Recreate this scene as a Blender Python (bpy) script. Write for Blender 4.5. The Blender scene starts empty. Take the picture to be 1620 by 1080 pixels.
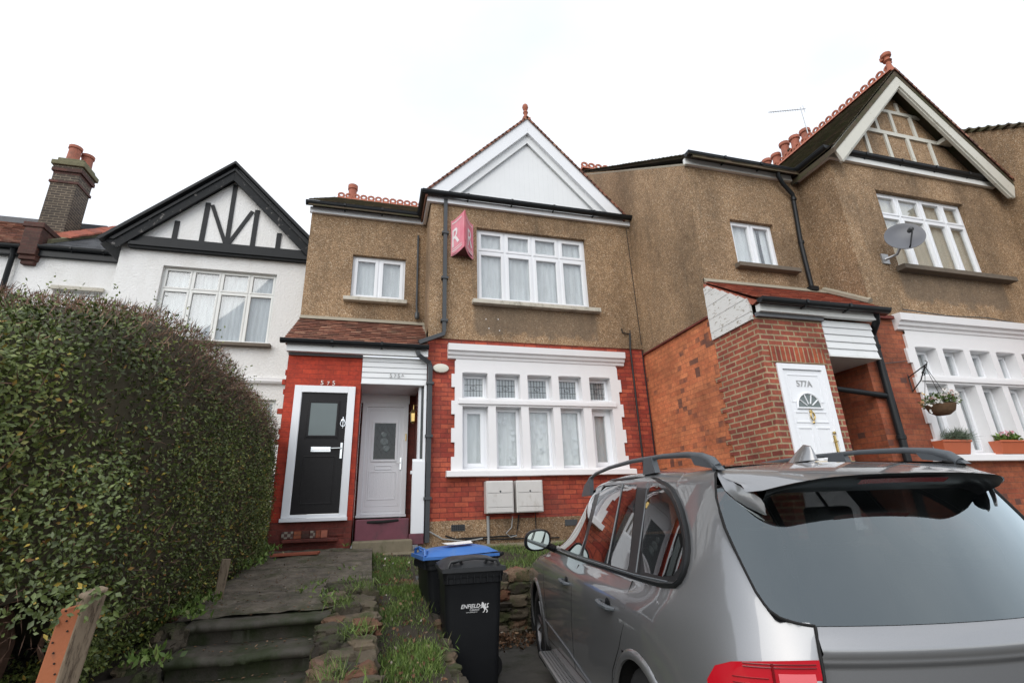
import bpy, math, random
import numpy as np
from mathutils import Vector, Matrix, noise as mn
random.seed(7); rng=np.random.default_rng(7)
R_=math.radians; sc=bpy.context.scene; COL=sc.collection
# ---------------------------------------------------------------- camera, sky, sun, exposure
cam=bpy.data.objects.new('camera',bpy.data.cameras.new('camera')); COL.objects.link(cam); sc.camera=cam
cam.data.sensor_width=36; cam.data.lens=17.517; cam.data.clip_start=.05; cam.data.clip_end=3000
def cam_rot(p,y,r):
    f=Vector((math.sin(y)*math.cos(p),math.cos(y)*math.cos(p),math.sin(p))); rt=Vector((math.cos(y),-math.sin(y),0)); up=rt.cross(f)
    a=math.cos(r)*rt+math.sin(r)*up; b=-math.sin(r)*rt+math.cos(r)*up
    return Matrix((a,b,-f)).transposed()
cam.matrix_world=Matrix.Translation((0,0,1.42))@cam_rot(R_(18.748),R_(15.689),R_(-1.951)).to_4x4()
SUN=Vector((-.55,-.62,.62)).normalized()
w=bpy.data.worlds.new('World'); sc.world=w; w.use_nodes=True; nt=w.node_tree; nt.nodes.clear()
N=nt.nodes.new; Lk=nt.links.new
out=N('ShaderNodeOutputWorld'); add=N('ShaderNodeAddShader'); b1=N('ShaderNodeBackground'); b2=N('ShaderNodeBackground')
sky=N('ShaderNodeTexSky'); sky.sky_type='NISHITA'; sky.sun_disc=False; sky.sun_elevation=math.asin(SUN.z); sky.sun_rotation=math.atan2(SUN.x,SUN.y)
b1.inputs[1].default_value=.05; Lk(sky.outputs[0],b1.inputs[0])
tc=N('ShaderNodeTexCoord'); mp=N('ShaderNodeMapping'); mp.inputs['Scale'].default_value=(1,1,2.2); no=N('ShaderNodeTexNoise'); no.inputs['Scale'].default_value=1.6; no.inputs['Detail'].default_value=5
cr=N('ShaderNodeValToRGB'); cr.color_ramp.elements[0].position=.32; cr.color_ramp.elements[0].color=(.79,.81,.83,1); cr.color_ramp.elements[1].position=.62; cr.color_ramp.elements[1].color=(1,1,1,1)
Lk(tc.outputs['Generated'],mp.inputs[0]); Lk(mp.outputs[0],no.inputs[0]); Lk(no.outputs[0],cr.inputs[0]); Lk(cr.outputs[0],b2.inputs[0]); b2.inputs[1].default_value=.86
Lk(b1.outputs[0],add.inputs[0]); Lk(b2.outputs[0],add.inputs[1]); Lk(add.outputs[0],out.inputs[0])
sl=bpy.data.lights.new('sun','SUN'); sl.energy=1.2; sl.angle=R_(56); sl.color=(1,.965,.91)
so=bpy.data.objects.new('sun',sl); COL.objects.link(so); so.rotation_euler=SUN.to_track_quat('Z','Y').to_euler()
sc.view_settings.view_transform='Standard'; sc.view_settings.look='None'; sc.view_settings.exposure=.39; sc.view_settings.gamma=1
sc.cycles.max_bounces=7; sc.cycles.transparent_max_bounces=12

# ---------------------------------------------------------------- materials
class NB:
    def __init__(s,name):
        s.m=bpy.data.materials.new(name); s.m.use_nodes=True; s.t=s.m.node_tree; s.t.nodes.clear()
        s.o=s.n('ShaderNodeOutputMaterial'); s.p=s.n('ShaderNodeBsdfPrincipled'); s.l(s.p.outputs[0],s.o.inputs[0])
    def n(s,k,**kw):
        x=s.t.nodes.new(k)
        for a,b in kw.items(): setattr(x,a,b)
        return x
    def l(s,a,b): s.t.links.new(a,b)
    def pos(s,sx=1,sy=1,sz=1):
        g=s.n('ShaderNodeNewGeometry'); m=s.n('ShaderNodeMapping'); m.inputs['Scale'].default_value=(sx,sy,sz); s.l(g.outputs['Position'],m.inputs[0]); return m.outputs[0]
    def noise(s,vec,scale,detail=4,rough=.55):
        x=s.n('ShaderNodeTexNoise'); x.inputs['Scale'].default_value=scale; x.inputs['Detail'].default_value=detail; x.inputs['Roughness'].default_value=rough; s.l(vec,x.inputs[0]); return x.outputs[0]
    def ramp(s,f,*st):
        x=s.n('ShaderNodeValToRGB'); e=x.color_ramp.elements
        while len(e)<len(st): e.new(.5)
        for k,(p,c) in zip(e,st): k.position=p; k.color=(c[0],c[1],c[2],1) if hasattr(c,'__len__') else (c,c,c,1)
        s.l(f,x.inputs[0]); return x.outputs[0]
    def mix(s,f,a,b,mode='MIX'):
        x=s.n('ShaderNodeMix',data_type='RGBA',blend_type=mode)
        for v,i in((f,0),(a,6),(b,7)):
            if hasattr(v,'is_output'): s.l(v,x.inputs[i])
            elif i==0: x.inputs[0].default_value=v
            else: x.inputs[i].default_value=(*v,1) if hasattr(v,'__len__') else (v,v,v,1)
        return x.outputs[2]
    def math(s,op,a,b=0):
        x=s.n('ShaderNodeMath',operation=op)
        for v,i in((a,0),(b,1)):
            if hasattr(v,'is_output'): s.l(v,x.inputs[i])
            else: x.inputs[i].default_value=v
        return x.outputs[0]
    def bump(s,h,st,d=.01):
        x=s.n('ShaderNodeBump'); x.inputs['Strength'].default_value=st; x.inputs['Distance'].default_value=d; s.l(h,x.inputs['Height']); s.l(x.outputs[0],s.p.inputs['Normal'])
    def col(s,c):
        if hasattr(c,'is_output'): s.l(c,s.p.inputs['Base Color'])
        else: s.p.inputs['Base Color'].default_value=(*c,1)
    def set(s,**k):
        for a,b in k.items(): s.p.inputs[a.replace('_',' ')].default_value=b
def plain(name,c,rough=.5,var=.25,scale=6,bump=0,dirt=None,da=(.5,.7),**k):
    b=NB(name); v=b.pos(); f=b.noise(v,scale,6)
    o=b.mix(f,[x*(1-var) for x in c],[min(1,x*(1+var)) for x in c])
    if dirt:
        g=b.ramp(b.noise(b.pos(1,1,.6),scale*.7,8,.7),(da[0],0),(da[1],1)); o=b.mix(g,o,dirt)
    b.col(o); b.set(Roughness=rough,**k)
    if bump: b.bump(b.noise(v,scale*12,4),bump,.004)
    return b.m
def pebble():
    b=NB('pebbledash'); v=b.pos()
    vo=b.n('ShaderNodeTexVoronoi'); vo.inputs['Scale'].default_value=88; b.l(v,vo.inputs[0])
    sep=b.n('ShaderNodeSeparateColor'); b.l(vo.outputs['Color'],sep.inputs[0])
    c=b.ramp(sep.outputs[0],(0,(.15,.092,.048)),(.35,(.265,.168,.092)),(.75,(.37,.243,.137)),(.94,(.45,.325,.21)),(1,(.60,.50,.37)))
    big=b.ramp(b.noise(b.pos(1,1,.55),1.1,7,.62),(.35,.62),(.62,1.14))
    c=b.mix(1,c,big,'MULTIPLY')
    fine=b.ramp(b.noise(v,9,6,.7),(.3,.82),(.7,1.14)); c=b.mix(1,c,fine,'MULTIPLY')
    streak=b.ramp(b.noise(b.pos(2.6,2.6,.22),2.2,8,.68),(.55,0),(.74,.45)); c=b.mix(streak,c,(.095,.075,.05))
    # soot washed down under the two upper bay sills
    sp=b.n('ShaderNodeSeparateXYZ'); b.l(b.pos(),sp.inputs[0]); wob=b.math('MULTIPLY',b.noise(v,5,5),.5)
    tot=None
    for dx,y0,y1 in((0,7.9,8.3),(6.38,5.2,5.6)):
        def rng_(o,lo,hi,sf):
            x=b.n('ShaderNodeMapRange'); x.interpolation_type='SMOOTHSTEP'; b.l(o,x.inputs[0]); x.inputs[1].default_value=lo; x.inputs[2].default_value=lo+sf
            y=b.n('ShaderNodeMapRange'); y.interpolation_type='SMOOTHSTEP'; b.l(o,y.inputs[0]); y.inputs[1].default_value=hi; y.inputs[2].default_value=hi+sf; y.inputs[3].default_value=1; y.inputs[4].default_value=0
            return b.math('MULTIPLY',x.outputs[0],y.outputs[0])
        m=b.math('MULTIPLY',rng_(sp.outputs[0],1.52+dx,3.85+dx,.1),rng_(b.math('ADD',sp.outputs[2],wob),4.55,5.15,.12))
        m=b.math('MULTIPLY',m,rng_(sp.outputs[1],y0,y1,.01)); tot=m if tot is None else b.math('ADD',tot,m)
    c=b.mix(b.math('MULTIPLY',tot,.6),c,(.12,.095,.07))
    b.col(c); b.set(Roughness=.9); b.bump(b.math('SUBTRACT',1,vo.outputs['Distance']),.6,.008); return b.m
def brick(name,c1,c2,mor,dirt=(.06,.05,.04),dth=(.62,.78),ms=.006,spots=0,vert=False):
    b=NB(name); uv=b.n('ShaderNodeUVMap'); v=uv.outputs[0]
    if vert:
        m=b.n('ShaderNodeMapping'); m.inputs['Rotation'].default_value=(0,0,math.pi/2); b.l(v,m.inputs[0]); v=m.outputs[0]
    t=b.n('ShaderNodeTexBrick'); b.l(v,t.inputs[0]); t.inputs['Scale'].default_value=1; t.inputs['Brick Width'].default_value=.225; t.inputs['Row Height'].default_value=.075
    t.inputs['Mortar Size'].default_value=ms; t.inputs['Mortar Smooth'].default_value=.25; t.inputs['Bias'].default_value=-.1
    for i,c in((1,c1),(2,c2),(3,mor)): t.inputs[i].default_value=(*c,1)
    if vert: t.offset=0
    p=b.pos(); c=t.outputs[0]
    c=b.mix(1,c,b.ramp(b.noise(p,2.2,8,.7),(.32,.60),(.68,1.32)),'MULTIPLY')
    c=b.mix(1,c,b.ramp(b.noise(p,24,5,.65),(.3,.76),(.7,1.2)),'MULTIPLY')
    c=b.mix(b.ramp(b.noise(b.pos(1,1,.7),1.5,9,.68),(dth[0],0),(dth[1],.75)),c,dirt)
    if spots:
        mp=b.n('ShaderNodeMapping'); mp.inputs['Scale'].default_value=(1/.115,1/.075,1); b.l(v,mp.inputs[0]); vv=b.n('ShaderNodeTexWhiteNoise'); vv.noise_dimensions='2D'
        fl=b.n('ShaderNodeVectorMath',operation='FLOOR'); b.l(mp.outputs[0],fl.inputs[0]); b.l(fl.outputs[0],vv.inputs[0])
        clus=b.noise(p,1.3,3); k=b.math('MULTIPLY',b.ramp(vv.outputs['Value'],(1-spots,0),(1-spots+.02,1)),b.ramp(clus,(.46,0),(.6,1)))
        c=b.mix(b.math('MULTIPLY',k,.8),c,(.07,.04,.035))
    b.col(c); b.set(Roughness=.8); b.bump(b.math('ADD',b.math('MULTIPLY',b.math('SUBTRACT',1,t.outputs['Fac']),1),b.math('MULTIPLY',b.noise(p,60,3),.35)),.55,.008); return b.m
def attr_mat(name,stops,rough=.7,moss=None,mth=(.5,.65),bump=.3,scale=14,coat=0,back=None):
    b=NB(name); a=b.n('ShaderNodeAttribute',attribute_name='rnd'); c=b.ramp(a.outputs['Fac'],*stops); p=b.pos()
    c=b.mix(1,c,b.ramp(b.noise(p,scale,5,.65),(.3,.75),(.7,1.2)),'MULTIPLY')
    if moss: c=b.mix(b.ramp(b.noise(p,scale*.25,8,.7),(mth[0],0),(mth[1],.85)),c,moss)
    b.col(c); b.set(Roughness=rough)
    if coat: b.set(Coat_Weight=coat,Coat_Roughness=.25)
    if bump: b.bump(b.noise(p,scale*4,5),bump,.008)
    return b.m
def glass(name,tint=.9,refl=1.0,gc=(1,1,1)):
    b=NB(name); b.t.nodes.remove(b.p); tr=b.n('ShaderNodeBsdfTransparent'); tr.inputs[0].default_value=(tint*.985,tint,tint,1)
    gl=b.n('ShaderNodeBsdfGlossy'); gl.inputs['Roughness'].default_value=.02; gl.inputs[0].default_value=(*gc,1); fr=b.n('ShaderNodeFresnel'); gm=b.n('ShaderNodeNewGeometry'); io=b.n('ShaderNodeMix'); io.data_type='FLOAT'; b.l(gm.outputs['Backfacing'],io.inputs[0]); io.inputs[2].default_value=1.52; io.inputs[3].default_value=1/1.52; b.l(io.outputs[0],fr.inputs[0])
    k=b.math('MINIMUM',b.math('MULTIPLY',fr.outputs[0],2.0*refl),1); mx=b.n('ShaderNodeMixShader'); b.l(k,mx.inputs[0]); b.l(tr.outputs[0],mx.inputs[1]); b.l(gl.outputs[0],mx.inputs[2]); b.l(mx.outputs[0],b.o.inputs[0]); return b.m
def weathered(name,paint,under,th=(.55,.6),scale=14,rough=.6,str_=(1,1,1)):
    b=NB(name); f=b.ramp(b.noise(b.pos(*str_),scale,8,.75),(th[0],0),(th[1],1)); c=b.mix(f,b.mix(b.noise(b.pos(),4,5),[x*.85 for x in paint],paint),under); b.col(c); b.set(Roughness=rough,Specular_IOR_Level=.25); b.bump(f,-.5,.004); return b.m
M={}
M['peb']=pebble()
M['red']=brick('red_painted_brick',(.42,.045,.018),(.34,.032,.014),(.29,.035,.02),ms=.005,dth=(.66,.82),dirt=(.10,.03,.02))
M['redbay']=brick('red_bay_brick',(.30,.040,.024),(.50,.105,.05),(.20,.035,.024),ms=.007,dth=(.5,.74),dirt=(.17,.055,.045))
M['orange']=brick('old_orange_brick',(.53,.180,.075),(.44,.125,.052),(.38,.125,.058),ms=.006,spots=.16,dth=(.6,.78),dirt=(.24,.08,.05))
M['new']=brick('porch_brick',(.31,.078,.044),(.20,.042,.030),(.34,.26,.155),ms=.012,dth=(.72,.85),dirt=(.05,.03,.025))
M['newv']=brick('soldier_brick',(.40,.09,.035),(.22,.04,.025),(.34,.26,.155),ms=.010,vert=True,dth=(.72,.85))
M['pier']=brick('orange_pier_brick',(.34,.10,.045),(.25,.06,.03),(.22,.08,.045),ms=.006,spots=.06,dth=(.6,.75),dirt=(.10,.05,.04))
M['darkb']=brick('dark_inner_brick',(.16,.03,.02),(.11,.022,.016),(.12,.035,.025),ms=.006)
M['stock']=brick('sooty_stock_brick',(.065,.048,.034),(.038,.028,.022),(.19,.155,.11),ms=.010,dth=(.62,.8),dirt=(.04,.035,.03))
M['redsoot']=brick('sooty_red_brick',(.10,.034,.024),(.055,.022,.017),(.08,.045,.03),ms=.007)
M['render']=plain('white_render',(.80,.80,.79),.85,.05,3,dirt=(.60,.58,.54),da=(.60,.85))
b=NB('rough_render'); v=b.pos(); b.col(b.mix(b.ramp(b.noise(b.pos(1,1,.4),1.6,7),(.5,0),(.75,.5)),(.80,.80,.79),(.62,.60,.56))); b.set(Roughness=.85); b.bump(b.noise(v,26,4,.6),.9,.02); M['render']=b.m
M['white']=plain('white_masonry_paint',(.79,.79,.80),.5,.04,5,dirt=(.60,.585,.56),da=(.62,.9))
M['upvc']=plain('white_upvc',(.80,.82,.85),.28,.02,5)
M['wood']=plain('old_white_timber',(.74,.75,.73),.5,.05,9,dirt=(.5,.5,.46),da=(.62,.8))
M['panel']=plain('white_plastic_panel',(.76,.78,.79),.4,.04,3,dirt=(.55,.58,.54),da=(.6,.9))
M['peel']=weathered('peeling_white_paint',(.72,.72,.70),(.30,.27,.22),(.56,.60),9,.6,(1,1,3))
M['peelbarge']=weathered('flaking_cream_paint',(.66,.65,.58),(.30,.27,.20),(.60,.66),11)
M['sill']=plain('stone_sill',(.50,.47,.40),.8,.15,10,dirt=(.22,.20,.16),da=(.5,.7),bump=.3)
M['darksill']=plain('dark_stone_sill',(.13,.105,.08),.8,.3,10,bump=.3)
M['black']=plain('black_gutter_plastic',(.016,.018,.02),.35,.3,8,Specular_IOR_Level=.22)
M['greypipe']=plain('dark_grey_pipe',(.045,.05,.055),.4,.2,8)
M['blackwood']=weathered('weathered_black_timber',(.016,.018,.020),(.20,.19,.18),(.60,.64),9,.7,(1,1,1))
M['blackbeam']=plain('black_painted_timber',(.016,.018,.020),.5,.3,8,Specular_IOR_Level=.22)
M['lead']=plain('lead_flashing',(.12,.125,.135),.5,.2,8)
M['slate']=attr_mat('slate_tiles',((0,(.035,.04,.045)),(1,(.08,.085,.095))),.55,bump=.1)
M['tile']=attr_mat('clay_tiles',((0,(.10,.040,.026)),(.5,(.20,.078,.05)),(.85,(.31,.13,.08)),(1,(.36,.21,.14))),.8,moss=(.09,.075,.05),mth=(.52,.72),bump=.3)
M['tilered']=attr_mat('fresh_clay_tiles',((0,(.17,.045,.028)),(.6,(.31,.075,.04)),(1,(.38,.13,.08))),.8,moss=(.08,.06,.045),mth=(.6,.8),bump=.3)
M['tilemoss']=attr_mat('mossy_roof_tiles',((0,(.045,.035,.022)),(1,(.12,.085,.055))),.9,moss=(.05,.055,.02),mth=(.42,.6),bump=.4)
M['terra']=plain('terracotta',(.36,.115,.065),.75,.3,12,dirt=(.12,.06,.04),da=(.6,.8))
M['pot']=plain('chimney_pot_clay',(.36,.12,.075),.8,.3,6,dirt=(.10,.06,.045),da=(.5,.75))
M['mortar']=plain('cement',(.30,.27,.21),.9,.25,14,bump=.4)
M['mossmort']=plain('mossy_cement',(.15,.14,.08),.9,.4,10,bump=.5)
M['glass']=glass('window_glass',.92,1.0)
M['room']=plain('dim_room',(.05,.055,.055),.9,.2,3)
b=NB('net_curtain'); oi=b.n('ShaderNodeObjectInfo'); c=b.ramp(oi.outputs['Random'],(0,(.55,.585,.61)),(1,(.88,.89,.90))); c=b.mix(1,c,b.ramp(b.noise(b.pos(6,6,.8),2.5,4),(.3,.80),(.7,1.08)),'MULTIPLY'); b.col(c); b.set(Roughness=.9); M['curtain']=b.m
M['beige']=plain('cream_curtain',(.72,.66,.56),.9,.12,4)
M['bdoor']=plain('black_door_skin',(.014,.013,.014),.32,.3,20,bump=.1,Specular_IOR_Level=.22)
M['frost']=plain('obscured_glass',(.13,.16,.16),.15,.12,3)
M['dkglass']=plain('dark_leaded_glass',(.035,.04,.04),.08,.5,9)
M['chrome']=plain('chrome',(.75,.76,.78),.12,.03,9,Metallic=1.0)
M['brass']=plain('brass',(.55,.40,.16),.3,.1,9,Metallic=1.0)
M['num']=plain('white_numeral',(.75,.74,.70),.5,.05,9)
M['silvernum']=plain('silver_numeral',(.36,.36,.36),.4,.1,9,Metallic=.6)
M['maroon']=plain('maroon_step_paint',(.16,.045,.065),.6,.25,7,dirt=(.07,.04,.045),da=(.5,.7))
M['conc']=plain('dark_wet_concrete',(.068,.060,.047),.7,.45,5,bump=.6,dirt=(.028,.036,.012),da=(.46,.62))
b=NB('mossy_path_concrete'); v=b.pos(); c=b.mix(b.ramp(b.noise(v,6,9,.75),(.35,0),(.65,1)),(.050,.043,.033),(.185,.157,.120)); c=b.mix(b.ramp(b.noise(v,2.3,9,.72),(.48,0),(.62,.85)),c,(.045,.05,.018))
sp=b.n('ShaderNodeSeparateXYZ'); b.l(v,sp.inputs[0]); jn=b.math('ABSOLUTE',b.math('SUBTRACT',b.math('FRACT',b.math('MULTIPLY',b.math('ADD',sp.outputs[1],b.math('MULTIPLY',b.noise(v,7,6,.7),.11)),.92)),.5)); jr=b.ramp(jn,(.47,0),(.495,1)); c=b.mix(b.math('MULTIPLY',jr,.6),c,(.018,.018,.010)); b.col(c); b.set(Roughness=.75); b.bump(b.math('SUBTRACT',b.math('ADD',b.noise(v,22,6,.7),b.math('MULTIPLY',b.noise(v,4,4),1.5)),jr),.7,.02); M['path']=b.m
M['kerb']=plain('pale_kerb_stone',(.20,.17,.115),.85,.3,9,bump=.5,dirt=(.09,.09,.04),da=(.5,.7))
M['drive']=plain('drive_concrete',(.085,.08,.07),.85,.3,7,bump=.4,dirt=(.04,.045,.025),da=(.5,.7))
M['tarmac']=plain('tarmac',(.05,.05,.052),.9,.2,20,bump=.4)
M['soil']=plain('soil',(.035,.027,.018),.95,.5,14,bump=.6)
M['stone']=attr_mat('rubble_stone',((0,(.035,.029,.022)),(.5,(.095,.077,.053)),(.82,(.155,.12,.08)),(.95,(.16,.065,.036)),(1,(.19,.165,.13))),.95,moss=(.040,.052,.014),mth=(.47,.58),bump=1.0,scale=18)
M['orangeboard']=plain('orange_painted_board',(.31,.095,.035),.65,.2,8,dirt=(.10,.05,.03),da=(.62,.75),bump=.2)
M['rawwood']=weathered('grey_weathered_wood',(.22,.17,.12),(.07,.05,.035),(.5,.6),8,.85,(4,4,.6))
M['binblack']=plain('bin_black_plastic',(.011,.012,.014),.45,.25,9,bump=.08,Specular_IOR_Level=.22)
M['bingrey']=plain('bin_lid_plastic',(.020,.022,.025),.5,.3,9,dirt=(.07,.07,.065),da=(.6,.85))
M['binblue']=plain('bin_blue_lid_plastic',(.045,.16,.47),.45,.15,6,dirt=(.10,.19,.40),da=(.55,.8))
M['rubber']=plain('black_rubber',(.014,.014,.015),.7,.3,12)
M['print']=plain('white_bin_print',(.66,.67,.68),.6,.12,40)
M['paper']=plain('white_paper',(.78,.77,.75),.7,.04,9)
M['papered']=plain('red_print',(.5,.05,.05),.7,.1,9)
M['pink']=plain('faded_pink_sign',(.74,.22,.29),.5,.10,5,dirt=(.80,.42,.46),da=(.45,.75))
M['signwhite']=plain('sign_white',(.86,.80,.81),.5,.04,9)
M['signdark']=plain('sign_board_edge',(.12,.03,.04),.7,.2,9)
M['meter']=plain('meter_box_plastic',(.58,.57,.55),.5,.08,6,dirt=(.34,.31,.26),da=(.58,.78))
M['alarm']=plain('alarm_cover_plastic',(.68,.67,.58),.4,.05,9)
M['dish']=plain('dish_grey',(.12,.125,.14),.4,.08,7)
M['alu']=plain('aluminium',(.45,.46,.47),.4,.1,9,Metallic=.8)
M['galv']=plain('grey_conduit',(.30,.31,.31),.5,.1,9)
M['leaf']=attr_mat('hedge_leaves',((0,(.045,.065,.016)),(.45,(.115,.155,.036)),(.80,(.185,.225,.058)),(.93,(.24,.23,.06)),(.95,(.42,.33,.05)),(1,(.26,.10,.03))),.5,bump=0,scale=1.4)
M['twig']=attr_mat('hedge_twigs',((0,(.09,.05,.034)),(.6,(.21,.12,.082)),(1,(.42,.25,.17))),.8,bump=0)
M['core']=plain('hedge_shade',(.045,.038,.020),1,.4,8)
M['grass']=attr_mat('grass_blades',((0,(.05,.085,.016)),(.6,(.125,.205,.038)),(.88,(.19,.27,.06)),(1,(.25,.22,.11))),.6,bump=0,scale=1.2)
M['litter']=attr_mat('dead_leaves',((0,(.06,.035,.02)),(.6,(.20,.10,.05)),(.9,(.30,.20,.12)),(1,(.5,.47,.42))),.85,bump=0)
M['basket']=plain('coir_liner',(.13,.075,.04),.95,.4,30,bump=.6)
M['flower']=attr_mat('pale_flowers',((0,(.65,.62,.58)),(.75,(.80,.79,.77)),(.85,(.62,.25,.30)),(1,(.75,.60,.2))),.7,bump=0)
M['planter']=plain('terracotta_plastic',(.50,.13,.06),.5,.1,6)
M['mat']=plain('door_mat_black',(.012,.012,.012),.9,.3,30)
M['slab']=plain('terracotta_slab',(.27,.07,.035),.7,.3,9,dirt=(.09,.05,.03),da=(.55,.75))
b=NB('patterned_step_tiles'); v=b.pos(14,14,14); ck=b.n('ShaderNodeTexChecker'); b.l(v,ck.inputs[0]); ck.inputs['Scale'].default_value=1.7; ck.inputs[1].default_value=(.24,.21,.17,1); ck.inputs[2].default_value=(.07,.03,.025,1)
b.col(b.mix(b.ramp(b.noise(b.pos(),6,5),(.45,0),(.6,1)),ck.outputs[0],(.10,.045,.035))); b.set(Roughness=.5); M['steptile']=b.m
# car
for nm_,key in(('grey_metallic_paint','paint'),('grey_metallic_shell','shell')):
    b=NB(nm_); f=b.noise(b.pos(),900,2); dz=b.ramp(b.noise(b.pos(1,1,.5),3.5,8,.7),(.45,.0),(.8,.07)); b.col(b.mix(f,(.20,.205,.212),(.31,.315,.325))); b.set(Coat_IOR=1.75,Metallic=.7,Roughness=.42,Coat_Weight=1.0); b.l(dz,b.p.inputs['Coat Roughness'])
    if key=='shell':   # dark headlining inside
        gm=b.n('ShaderNodeNewGeometry'); df=b.n('ShaderNodeBsdfDiffuse'); df.inputs[0].default_value=(.012,.012,.013,1); ms_=b.n('ShaderNodeMixShader'); b.l(gm.outputs['Backfacing'],ms_.inputs[0]); b.l(b.p.outputs[0],ms_.inputs[1]); b.l(df.outputs[0],ms_.inputs[2]); b.l(ms_.outputs[0],b.o.inputs[0])
    M[key]=b.m
M['sglass']=glass('tinted_side_glass',.20,.95)
M['cglass']=plain('privacy_glass',(.008,.010,.011),.03,.1,3,Coat_Weight=1.0,Coat_Roughness=.01,IOR=1.6)
M['rglass']=glass('rear_screen_glass',.30,1.7,(.84,.95,.98)); M['wglass']=glass('windscreen_glass',.8,1.0); M['seat']=plain('dark_seat_cloth',(.016,.016,.018),.8,.2,9)
M['ctrim']=plain('satin_black_trim',(.012,.013,.014),.3,.2,9,Specular_IOR_Level=.22)
M['cgap']=plain('panel_gap_black',(.004,.004,.004),.8,.1,9)
M['crail']=plain('rail_satin_graphite',(.075,.085,.095),.36,.08,9)
M['lamp']=plain('red_lamp_lens',(.48,.008,.018),.08,.12,5,Coat_Weight=1.0,Coat_Roughness=.02)
M['lampin']=plain('lamp_inner_pink',(.78,.16,.18),.12,.1,5,Coat_Weight=1.0)
M['lampdark']=plain('brake_light_dark_red',(.16,.006,.008),.15,.1,5)
M['tyre']=plain('tyre_rubber',(.013,.013,.014),.75,.3,20)
M['rim']=plain('graphite_alloy',(.09,.09,.095),.3,.15,9,Metallic=.8)
M['mirror']=plain('mirror_glass',(.42,.47,.47),.02,.02,3,Metallic=1.0)

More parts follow.
